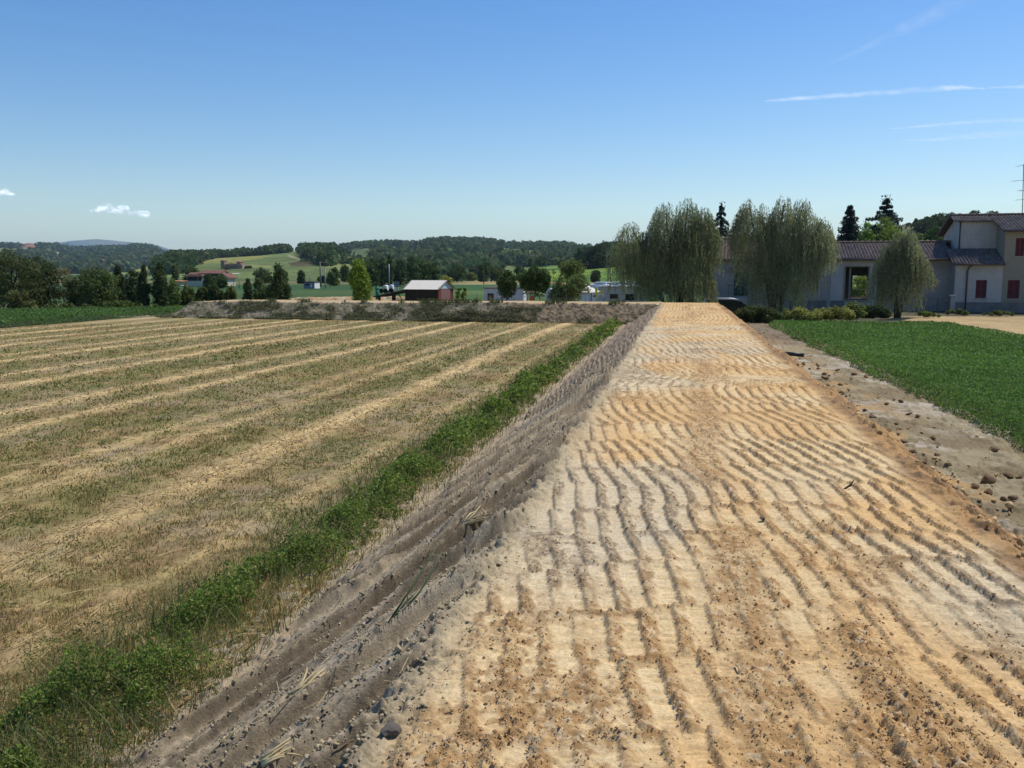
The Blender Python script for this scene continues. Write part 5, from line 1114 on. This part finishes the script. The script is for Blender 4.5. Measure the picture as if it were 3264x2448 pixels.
# tank, vans, sign, hut, poles behind
def at0(px, Y): p_ = P(px, 900, Y); return (p_.x, p_.y, 0)
tk = empty('water_tank', at0(1202, 62), 0, 'round green plastic tank beyond the lean-to roof', 'tank'); z_ = P(1202, 913, 62).z
m = MB(); m.sphere((0, 0, z_-.17), (.15, .15, .17), 14, 8); m.tube([(0, 0, z_-.9), (0, 0, z_-.15)], .13, 12); m.build('body', M['green_plastic'], tk); m = MB(); m.tube([(0, 0, z_-.02), (0, 0, z_+.03)], .05, 8); m.build('lid', M['green_plastic'], tk)
def far_van(px0, px1, yt, Y, label, mt, stripe=None):
    a, b = P(px0, yt, Y), P(px1, yt, Y); L = b.x-a.x; H = a.z; c = empty('parked_van', ((a.x+b.x)/2, Y, 0), 0, label, 'van')
    m = MB(); m.prism([(-L/2, .3), (L/2, .3), (L/2, .95), (L/2-.3, 1.05), (L/2-.55, H), (-L/2+.06, H), (-L/2, H-.1)], 0, 1.8, 'y'); m.build('body', mt, c, .06)
    m = MB(); m.prism([(L/2-.36, 1.05), (L/2-.58, H-.1), (L/2-1.0, H-.1), (L/2-1.0, 1.05)], -.02, -.003, 'y'); m.build('window', M['glass'], c)
    if stripe: m = MB(); m.box(-.1*L, .2*L, -.02, -.003, .35, H-.05); m.build('panel', stripe, c)
    for x in (-.3, .3): m = MB(); m.tube([(x*L, -.02, .3), (x*L, .2, .3)], .3, 14); m.build('wheel', M['rubber'], c)
far_van(1210, 1233, 911, 115, 'white and yellow van parked behind the lean-to', M['caravan_white'], M['yellow']); far_van(1233, 1251, 911, 118, 'grey white van right of the yellow one', M['caravan'])
sg = empty('sign_board', at0(1264, 110), 0, 'grey blue board on posts above the shed lean-to', 'sign'); a, b = P(1257, 897, 110), P(1272, 915, 110)
m = MB(); m.box(a.x-P(1264, 900, 110).x, b.x-P(1264, 900, 110).x, -.04, .04, b.z, a.z); m.build('board', M['grey_hut'], sg)
for x in (-.22, .22): m = MB(); m.tube([(x, .06, 0), (x, .06, b.z)], .04, 6); m.build('post', M['steel'], sg)
hp = at0(985, 150); hut = empty('transformer_hut', hp, R(-14), 'small grey hut with a bright white end wall in the green field', 'hut'); hz = P(985, 900, 150).z
L = 2.0; m = MB(); m.box(-1.0, .98, 0, 1.9, 0, hz); m.build('wall', M['grey_hut'], hut); m = MB(); m.box(-1.1, 1.1, -.1, 2., hz+.003, hz+.14); m.build('roof', M['dark_open'], hut)
m = MB(); m.box(.983, 1.02, -.02, 1.92, 0, hz-.01); m.build('end_wall', M['caravan_white'], hut); m = MB(); m.box(.25, .55, -.03, -.003, .15, .75); m.build('door', M['caravan'], hut); m = MB(); m.box(-.75, .1, -.03, -.003, hz-.5, hz-.25); m.build('vent', M['dark_open'], hut)
def pole(px, yt, yb, Y, label, r=.11, arm=True, mt='pole'):
    g = at0(px, Y); H = P(px, yt, Y).z; c = empty('utility_pole', g, 0, label, 'pole')
    m = MB(); m.tube([(0, 0, 0), (0, 0, H)], [r, r*.65], 8); m.build('shaft', M[mt], c)
    m = MB()
    if arm: m.tube([(-r*6, 0, H-.25), (r*6, 0, H-.2)], r*.45, 6)
    for x in ((-r*5, r*5) if arm else (0,)): m.tube([(x, 0, H-.3), (x, 0, H+.12)], r*.35, 6)
    m.build('insulator', M['dark_steel'], c)
pole(1022, 834, 915, 165, 'taller grey utility pole with insulators left of the bright tree', .19); pole(1037, 856, 920, 150, 'shorter concrete pole beside the taller utility pole', .13, False, 'concrete')
pole(988, 866, 898, 230, 'thin distant pole behind the white ended hut', .12, False, 'concrete'); pole(1241, 842, 912, 122, 'slim street lamp pole rising behind the parked vans', .075, False, 'steel')
pole(1542, 862, 905, 200, 'dark thin pole above the grey container', .1, False, 'post'); pole(1938, 852, 912, 120, 'dark pole behind the box van', .1, False, 'post'); pole(1114, 858, 905, 190, 'pale pole behind the bright yellow green tree', .1, False, 'concrete')
pole(745, 888, 906, 150, 'thin pole right of the farmhouse gable', .06, False, 'post')
pole(762, 890, 906, 150, 'thin pole between the farmhouse and the round dark tree', .06, False, 'post')
# ------------------------------------------------------------------ farmhouse
fh = empty('farmhouse', at0(665, 175), R(-9), 'long cream farmhouse with terracotta roofs below the castle', 'farmhouse'); K_ = 175/FPX
def fx(px): return (px-665)*K_
def fz(py): return P(665, py, 175).z
def gabled(par, x0, x1, y0, y1, z0, ze, zr, wm, rm, ov=.35, axis='x', names=('wall', 'roof')):
    m = MB(); m.box(x0, x1, y0, y1, z0, ze)
    if axis == 'x':
        ym = (y0+y1)/2; m.prism([(y0, ze), (y1, ze), (ym, zr-.1)], x0, x1, 'x'); w_ = m.build(names[0], wm, par)
        m = MB(); k = (zr-ze)/((y1-y0)/2)
        m.prism([(y0-ov, ze-ov*k+.02), (ym, zr), (y1+ov, ze-ov*k+.02), (y1+ov, ze-ov*k+.2), (ym, zr+.2), (y0-ov, ze-ov*k+.2)], x0-ov, x1+ov, 'x'); return w_, m.build(names[1], rm, par)
    xm = (x0+x1)/2; m.prism([(x0, ze), (x1, ze), (xm, zr-.1)], y0, y1, 'y'); w_ = m.build(names[0], wm, par)
    m = MB(); k = (zr-ze)/((x1-x0)/2)
    m.prism([(x0-ov, ze-ov*k+.02), (xm, zr), (x1+ov, ze-ov*k+.02), (x1+ov, ze-ov*k+.2), (xm, zr+.2), (x0-ov, ze-ov*k+.2)], y0-ov, y1+ov, 'y'); return w_, m.build(names[1], rm, par)
def facade(par, items, y, mt):
    for x, z, w, h in items: m = MB(); m.box(x-w/2, x+w/2, y-.05, y-.004, z, z+h); m.build('window', mt, par)
gabled(fh, fx(632), fx(698), .5, 4.5, 0, fz(873), fz(864), M['cream'], M['far_roof'])
gabled(fh, fx(600), fx(648), -.6, 3., 0, fz(881), fz(871), M['cream'], M['far_roof'])
gabled(fh, fx(708), fx(736), -1., 2.5, 0, fz(884), fz(874), M['cream'], M['far_roof'], axis='y')
m = MB(); m.box(fx(698), fx(722), .5, 6, fz(873), fz(871)); m.build('terrace', M['caravan_white'], fh)
facade(fh, [(fx(p_), fz(895), .8, 1.2) for p_ in (606, 616, 626, 641)], -.6, M['dark_open']); facade(fh, [(fx(p_), fz(882), .7, .6) for p_ in (662, 675, 688)], .5, M['dark_open'])
lo = empty('low_building', at0(560, 180), R(-8), 'low building with an orange roof strip at the left of the farmhouse', 'building'); gabled(lo, -1.0, 1.0, 0, 4, 0, P(560, 899, 180).z, P(560, 897, 180).z, M['cream'], M['orange_roof'])
# ------------------------------------------------------------------ castle
CY = 535; cp_ = P(738, 862, CY); cs = empty('castle', (cp_.x, cp_.y, cp_.z), R(-20), 'brick castle with two square towers standing on the vineyard hill', 'castle'); Kc = CY/FPX
def qx(px): return (px-738)*Kc*1.04
def qz(py): return P(738, py, CY).z-cp_.z
m = MB(); m.box(qx(708), qx(766), 1, 6, -3, qz(842)); m.build('wall', M['brick'], cs); m = MB(); m.box(qx(722), qx(758), 3, 8, qz(842), qz(839.5)); m.prism([(2.5, qz(841)), (8.5, qz(841)), (5.5, qz(836.5))], qx(731), qx(757), 'x'); m.build('roof', M['orange_roof'], cs)
def tower(x0, x1, y0, y1, py, mt):
    m = MB(); z = qz(py); m.box(x0, x1, y0, y1, -3, z); t_ = m.build('tower', mt, cs)
    m = MB(); m.box(x0-.16, x1+.16, y0-.16, y1+.16, z+.003, z+.35); xm, ym = (x0+x1)/2, (y0+y1)/2; z2 = z+.353
    m.add([(x0-.3, y0-.3, z2), (x1+.3, y0-.3, z2), (x1+.3, y1+.3, z2), (x0-.3, y1+.3, z2), (xm, ym, z2+.5)], [(0, 1, 4), (1, 2, 4), (2, 3, 4), (3, 0, 4), (3, 2, 1, 0)]); m.build('parapet', mt, t_)
tower(qx(698), qx(711), .3, 2.7, 832, M['brick']); tower(qx(758), qx(772), -.2, 2.4, 836, M['brick'])
m = MB(); m.box(qx(764), qx(779), -.4, 6, -3, qz(843)); m.build('side_wing', M['pale_brick'], cs)
m = MB(); m.box(qx(738), qx(754), -1.2, .95, -3, qz(856.5)); m.build('low_wing', M['orange_roof'], cs)
for k in range(9):
    for z in (848, 853): m = MB(); x = qx(714)+k*1.0; m.box(x, x+.35, .94, .997, qz(z)-.5, qz(z)); m.build('window', M['dark_open'], cs)
for x in (768, 774):
    for z in (848, 855): m = MB(); m.box(qx(x)-.2, qx(x)+.2, -.46, -.403, qz(z)-.6, qz(z)); m.build('window', M['dark_open'], cs)
for px_, py_, Y_, w_, h_, lb in ((850, 805, 920, 3.2, 2.2, 'tiny orange roofed house on the crest above the vineyard'), (953, 802, 930, 1.4, 2., 'tiny white gabled house on the hill crest by the cypress'), (325, 838, 1600, 7, 4, 'distant orange roofed farm below the wooded hill'), (143, 804, 2200, 8, 5, 'distant pale houses on the left hillside')):
    g = P(px_, py_, Y_); c = empty('distant_house', (g.x, g.y, g.z-1.5), 0, lb, 'house'); gabled(c, -w_, w_, 0, w_*1.4, -2, h_+1, h_*1.6+1, M['cream'], M['orange_roof'], .2, names=('wall', 'roof'))
# ------------------------------------------------------------------ small things on the ground
def rock(r, rg, squash=.75, n=2):
    import bmesh
    bm = bmesh.new(); bmesh.ops.create_icosphere(bm, subdivisions=n, radius=1)
    o = rg.uniform(-9, 9, 3)
    for v in bm.verts:
        c = v.co; k = .62+.75*vn(c.x*1.3+o[0]+c.z, c.y*1.3+o[1]-c.z*.7, 3)+.3*(vn(c.x*3+o[2], c.y*3+c.z*2.4, 5)-.5)
        v.co = Vector((c.x*k*rg.uniform(.97, 1.03), c.y*k, c.z*k*squash))*r
    me = bpy.data.meshes.new('clod'); bm.to_mesh(me); bm.free(); return me
rg = np.random.default_rng(71)
rocks = [rock(1, rg, s_) for s_ in (.7, .8, .6, .75, .85, .7)]
for q in rocks: q.materials.append(M['clod'])
rocks_g = [q.copy() for q in rocks[:3]]
for q in rocks_g: q.materials.clear(); q.materials.append(M['grey_clod'])
def clod(px, py, wpx, label, group=None, grey=False):
    # where the sight line meets the strip, near z = .05
    Y = 30.; z = .06
    for _ in range(6):
        cx = (px-1632)/FPX; cy = -(py-1224)/FPX; t = (EYE-z)/(SP-cy*CP); X = cx*t; Y = t*(CP+cy*SP); p, s = to_ps(X, Y); z = .5*z+.5*float(emb_z(p, s))
    r = wpx*Y/FPX/2
    o = bpy.data.objects.new('earth_clod', random.choice(rocks_g if grey else rocks)); link(o)
    o.location = (X, Y, z+r*.45); o.scale = (r*random.uniform(.95, 1.25), r*random.uniform(.8, 1.1), r*random.uniform(.75, 1)); o.rotation_euler = (random.uniform(-.3, .3), random.uniform(-.3, .3), random.uniform(0, 6.28))
    return tag(o, label, 'clod', group)
for px_, py_, w_, lb in ((2680, 1342, 34, 'biggest brown clod on the edge of the embankment top'), (2726, 1368, 32, 'flat dark clod just below the biggest brown clod'), (2636, 1233, 20, 'brown clod on the strip left of a small cluster'), (2722, 1196, 16, 'single brown clod lying near the alfalfa edge'), (2628, 1194, 15, 'rounded dark clod on the strip below the pipe'), (2702, 1245, 13, 'pointed brown clod standing up on the strip'),
                         (3152, 1538, 40, 'large pale brown clod in the cluster at the right'), (3108, 1556, 26, 'dark rounded clod left of the large pale one'), (3210, 1522, 34, 'dark brown clod right of the large pale one'), (3150, 1574, 32, 'flat clod below the large pale one'), (3228, 1588, 26, 'pointed dark clod near the right edge of the view'), (3202, 1596, 24, 'rounded clod beside the pointed dark one'), (3168, 1438, 26, 'lone brown clod out on the grey strip'), (3060, 1596, 36, 'wide dark clod below the ramp edge'), (3258, 1752, 60, 'large earth clod at the right border of the view'), (2855, 1415, 28, 'brown clod in the row beside the ramp edge'), (2870, 1432, 24, 'angular clod touching the row beside the ramp edge'), (2838, 1424, 20, 'small dark clod at the start of the row by the ramp edge')):
    clod(px_, py_, w_, lb)
GC = 'small clods scattered on the dirt strip'
for k in range(90):
    s_ = rg.uniform(9, 27); p_ = 2.7+abs(rg.normal(0, .5)) if k % 3 else rg.uniform(2.9, 4.5)
    x_, y_ = ps(p_, s_); qx_, qy_ = PX(x_, y_, .06); clod(qx_, qy_, min(20, max(5, rg.uniform(.05, .13)*FPX/y_*.9)), 'small brown earth clod lying on the dirt strip beside the ramp', GC)
clod(1248, 2330, 52, 'dark grey lump of earth on the left shoulder of the ramp', None, True) if False else None
def ground_at(px, py, z):
    cx = (px-1632)/FPX; cy = -(py-1224)/FPX; t = (EYE-z)/(SP-cy*CP); return cx*t, t*(CP+cy*SP)
def on_emb(px, py, it=14, z=.9):
    for _ in range(it):
        cx = (px-1632)/FPX; cy = -(py-1224)/FPX; t = (EYE-z)/(SP-cy*CP); X = cx*t; Y = t*(CP+cy*SP); p, s = to_ps(X, Y); z = .5*z+.5*float(emb_z(p, s))
    return X, Y, float(emb_z(p, s))
for px_, py_, r_, lb in ((1248, 2336, .034, 'dark grey lump of earth on the left shoulder of the ramp'), (1222, 2030, .036, 'brown clod with a twig on the scraped flank'), (2430, 1660, .020, 'small grey lump on the grey patch of the ramp')):
    X, Y, z = on_emb(px_, py_); o = bpy.data.objects.new('earth_clod', rocks_g[0] if 'grey' in lb else rocks[1]); link(o); o.location = (X, Y, z+r_*.3); o.scale = (r_*1.3, r_, r_*.85); o.rotation_euler = (.1, .2, 1.2); tag(o, lb, 'clod')
a, b = (*ground_at(2480, 1136, .1), .13), (*ground_at(2556, 1141, .1), .13); pi = empty('pipe', (a[0], a[1], a[2]), 0, 'short black plastic pipe lying on the dirt strip', 'pipe')
dx, dy = b[0]-a[0], b[1]-a[1]
m = MB(); m.tube([(0, 0, .055), (dx*.5, dy*.5, .07), (dx, dy, .055)], .058, 14); m.build('tube', M['black_pipe'], pi); m = MB(); m.tube([(dx*1.0, dy*1.0, .055), (dx*1.06, dy*1.06, .055)], .066, 14); m.build('socket', M['black_pipe'], pi)
def straw_clump(px, py, n, size, label, green=False, up=.5, dirx=.6):
    X, Y, z = on_emb(px, py); z += .03; size *= 1.35; rg_ = np.random.default_rng(int(px)); m = MB()
    for k in range(n):
        a = rg_.normal(.35, .55); l = size*rg_.uniform(.5, 1.1); e = up*rg_.uniform(.2, 1.)
        d = Vector((math.cos(a)*dirx+.35, math.sin(a)*.8+.3, e)).normalized()*l
        s0 = Vector((rg_.normal(0, .012), rg_.normal(0, .02), -.01)); b = Vector((rg_.normal(0, .25), rg_.normal(0, .25), rg_.uniform(-.5, .1)))*l*.5
        m.tube([s0, s0+d*.5+b*.2, s0+d*.8+b*.6, s0+d+b], [.0058, .0050, .004, .0016], 5)
    o = m.build('straw_clump' if not green else 'grass_stem', M['straw'] if not green else M['stem'], None, 0, (X, Y, z)); return tag(o, label, 'straw' if not green else 'grass')
M['stem'] = mat('green_stem', (.10, .15, .06), .6, .2, trans=.1)
straw_clump(940, 2225, 26, .17, 'bleached maize straw clump caught on the scraped flank nearest the viewer'); straw_clump(1478, 1690, 20, .19, 'bent dry straw bundle hanging over the ramp shoulder'); straw_clump(1290, 1755, 12, .14, 'small dry straw tuft half way up the scraped flank')
straw_clump(1650, 1505, 9, .20, 'long pale straw lying along the ramp shoulder', up=.25); straw_clump(670, 2390, 14, .13, 'dry straw tuft sticking up at the foot of the scraped flank', up=1.); straw_clump(840, 2430, 12, .10, 'short straw tuft at the lower border of the view')
straw_clump(1880, 1195, 10, .2, 'pale yellow straw tuft further along the ramp shoulder'); straw_clump(1225, 2020, 3, .40, 'green grass stem leaning from the scraped flank', True, 1.2, .2)
X, Y, z = on_emb(2357, 2150); m = MB(); m.tube([(0, 0, .006), (.005, .03, .02), (.0, .06, .012)], [.004, .005, .004], 6); o = m.build('straw_piece', M['straw'], None, 0, (X, Y, z)); tag(o, 'short pale straw piece lying on the smooth tan clay', 'straw')
X, Y, z = on_emb(2690, 1560); m = MB(); m.tube([(0, 0, .0), (.05, .01, .03), (.07, .0, .07)], [.008, .007, .004], 6); m.tube([(.03, 0, .02), (.08, .02, .03)], [.006, .003], 5); o = m.build('twig', M['bark'], None, 0, (X, Y, z)); tag(o, 'small dark twig sticking up from the ramp', 'twig')
# straws strewn over the flank: one cover
def flank_straw():
    rg = np.random.default_rng(91); n = 420; s = (2.4**-.8+(24.**-.8-2.4**-.8)*rg.random(n))**(1/-.8); p = rg.uniform(-2.75, -1.05, n); x, y = ps(p, s); z = emb_z(p, s)+.012
    t = rg.normal(R(62), .6, n); l = rg.uniform(.02, .10, n); d = np.stack([np.cos(t)*l, np.sin(t)*l, np.cos(t)*l*.4+rg.normal(0, .01, n)], 1); w = np.stack([-np.sin(t), np.cos(t), 0*t], 1)*np.maximum(.0022, .0005*s)[:, None]; B = np.stack([x, y, z], 1)
    tag(leafmesh('loose_straw', np.stack([B-d-w, B+d-w, B+d+w, B-d+w], 1), M['blade'], None, np.array((.55, .45, .26))[None]*rg.uniform(.5, 1.2, (n, 1))), 'bits of dry straw strewn over the scraped flank', kind='stuff')
flank_straw()
# ------------------------------------------------------------------ clouds, contrails, haze
def vapour(name, alpha, noise, lo, hi):
    """sunlit water vapour: thin white shells that let the sky through"""
    m, n, L = newmat(name); out = N(n, 'ShaderNodeOutputMaterial'); tp = N(n, 'ShaderNodeBsdfTransparent'); d = N(n, 'ShaderNodeBsdfDiffuse'); t = N(n, 'ShaderNodeBsdfTranslucent')
    d.inputs[0].default_value = t.inputs[0].default_value = (.92, .92, .92, 1)
    ad = N(n, 'ShaderNodeAddShader'); mx = N(n, 'ShaderNodeMixShader'); L.new(d.outputs[0], ad.inputs[0]); L.new(t.outputs[0], ad.inputs[1])
    tc = N(n, 'ShaderNodeTexCoord'); tx = N(n, 'ShaderNodeTexNoise'); tx.inputs['Scale'].default_value = noise; tx.inputs['Detail'].default_value = 5; tx.inputs['Roughness'].default_value = .6
    mr = N(n, 'ShaderNodeMapRange'); mr.inputs[1].default_value = lo; mr.inputs[2].default_value = hi; mr.inputs[3].default_value = 0; mr.inputs[4].default_value = alpha
    L.new(tc.outputs['Object'], tx.inputs['Vector']); L.new(tx.outputs['Fac'], mr.inputs[0]); L.new(mr.outputs[0], mx.inputs[0]); L.new(tp.outputs[0], mx.inputs[1]); L.new(ad.outputs[0], mx.inputs[2]); L.new(mx.outputs[0], out.inputs['Surface']); return m
DC = 20000
def cloud(blobs, label):
    import bmesh
    bm = bmesh.new(); c0 = P(blobs[0][0], blobs[0][1], DC); k = DC/FPX; rg = np.random.default_rng(int(abs(blobs[0][0])))
    puffs = []
    for px, py, rx, ry in blobs:
        for q in range(7):
            a = rg.uniform(0, 6.28); puffs.append((px+math.cos(a)*rx*.6*rg.random(), py+math.sin(a)*ry*.55*rg.random(), rx*rg.uniform(.25, .5), ry*rg.uniform(.35, .6)))
    for px, py, rx, ry in puffs:
        c = P(px, py, DC)-c0
        g = bmesh.ops.create_icosphere(bm, subdivisions=3, radius=1)
        for v in g['verts']:
            q = v.co.copy(); d = .72+.5*vn(q.x*2+px, q.z*2+q.y, 3)+.4*(vn(q.x*5+px, q.z*5+q.y*2, 4)-.5)
            v.co = Vector((q.x*rx*k*d, q.y*rx*k*.8*d, q.z*ry*k*d))+c
    me = bpy.data.meshes.new('cloud'); bm.to_mesh(me); bm.free(); me.materials.append(M['cloud'])
    o = link(bpy.data.objects.new('cloud', me)); o.location = c0; tag(o, label, 'cloud')
M['cloud'] = vapour('cloud_vapour', .15, .006, .36, .66)
cloud([(340, 662, 34, 15), (375, 672, 40, 16), (430, 680, 50, 14), (462, 688, 30, 9), (310, 672, 30, 10), (400, 662, 30, 12)], 'small white cumulus cloud above the left hills')
cloud([(10, 612, 40, 12), (-20, 602, 30, 14), (38, 618, 22, 8)], 'small white cloud touching the left border of the sky')
def contrail(pts, label, alpha, soft=1.):
    ps_ = [(P(px, py, 26000), r*26000/FPX) for px, py, r in pts]; c0 = ps_[0][0]; m = MB(); fine = []
    for (a, ra), (b, rb) in zip(ps_, ps_[1:]):
        for k in range(14): t = k/14; fine.append((a.lerp(b, t)-c0, ra+(rb-ra)*t))
    fine.append((ps_[-1][0]-c0, ps_[-1][1]))
    for s_ in (1., .78, .55, .3):
        m.tube([q+Vector((0, 0, r*.12*math.sin(i*.9)*soft)) for i, (q, r) in enumerate(fine)], [max(1., r*s_*(.85+.3*random.random())) for q, r in fine], 14, False)
    o = m.build('contrail', vapour('contrail_vapour', alpha, .0016, .30, .68), None, 0, c0); tag(o, label, 'contrail')
contrail([(2440, 322, 3), (2510, 317, 6), (2750, 300, 8), (3000, 282, 9), (3060, 279, 7), (3140, 282, 2)], 'brightest straight contrail in the upper right sky', .085)
contrail([(3150, 280, 2), (3264, 276, 6), (3400, 268, 7)], 'short contrail at the right border in line with the brightest one', .06)
contrail([(2840, 411, 2), (2960, 401, 4), (3110, 388, 6), (3264, 382, 7), (3400, 376, 7)], 'thin contrail below the brightest one', .06)
contrail([(2880, 449, 2), (2980, 445, 5), (3100, 434, 9), (3264, 424, 12), (3400, 414, 13)], 'lowest faint contrail above the antenna', .05)
contrail([(2640, 205, 3), (2740, 160, 9), (2860, 100, 18), (2960, 55, 24), (3060, 0, 26), (3180, -60, 28)], 'wide faded contrail slanting up at the top of the sky', .022)
hz = MB(); hz.box(-14000, 14000, -60, 15500, -8, 520)
hm, n_, L_n = newmat('haze_air'); o_ = N(n_, 'ShaderNodeOutputMaterial'); v_ = N(n_, 'ShaderNodeVolumePrincipled'); v_.inputs['Color'].default_value = (.60, .79, 1, 1); v_.inputs['Density'].default_value = HAZE; v_.inputs['Anisotropy'].default_value = .25; L_n.new(v_.outputs[0], o_.inputs['Volume'])
if HAZE > 0: tag(hz.build('haze', hm), kind='stuff')
# ------------------------------------------------------------------ light, sky, camera
SUN_AZ, SUN_EL = R(58), R(56)                           # azimuth measured to the right of the view
w = bpy.data.worlds.new('World'); sc.world = w; w.use_nodes = True; n_ = w.node_tree.nodes; n_.clear()
sk = n_.new('ShaderNodeTexSky'); sk.sky_type = 'NISHITA'; sk.sun_disc = False; sk.sun_elevation = SUN_EL; sk.sun_rotation = SUN_AZ; sk.altitude = 200; sk.air_density = 1.1; sk.dust_density = .25; sk.ozone_density = 2.2
bg = n_.new('ShaderNodeBackground'); bg.inputs[1].default_value = SKY; wo = n_.new('ShaderNodeOutputWorld')
hs = n_.new('ShaderNodeHueSaturation'); hs.inputs['Saturation'].default_value = 1.38; hs.inputs['Hue'].default_value = .509; w.node_tree.links.new(sk.outputs[0], hs.inputs['Color']); w.node_tree.links.new(hs.outputs[0], bg.inputs[0]); w.node_tree.links.new(bg.outputs[0], wo.inputs[0])
sd = bpy.data.lights.new('sun', 'SUN'); sd.energy = SUN; sd.angle = R(.53); sd.color = (1, .93, .81); so = link(bpy.data.objects.new('sun', sd))
sv = Vector((math.sin(SUN_AZ)*math.cos(SUN_EL), math.cos(SUN_AZ)*math.cos(SUN_EL), math.sin(SUN_EL))); so.rotation_euler = sv.to_track_quat('Z', 'Y').to_euler(); so.location = (20, 10, 60)
cd_ = bpy.data.cameras.new('camera'); cm = link(bpy.data.objects.new('camera', cd_)); cm.location = (0, 0, EYE); cm.rotation_euler = (R(90)-PITCH, 0, 0)
cd_.sensor_width = 36; cd_.lens = 36*FPX/3264; cd_.clip_start = .1; cd_.clip_end = 80000; sc.camera = cm
vs = sc.view_settings; vs.view_transform = 'Standard'; vs.look = 'None'; vs.exposure = EXPO; vs.gamma = 1; vs.use_curve_mapping = False
sc.cycles.max_bounces = 6; sc.cycles.diffuse_bounces = 3; sc.cycles.glossy_bounces = 2; sc.cycles.transmission_bounces = 4; sc.cycles.transparent_max_bounces = 48; sc.cycles.volume_bounces = 3
sc.cycles.volume_step_rate = 4; sc.cycles.volume_max_steps = 64; sc.cycles.sample_clamp_indirect = 4
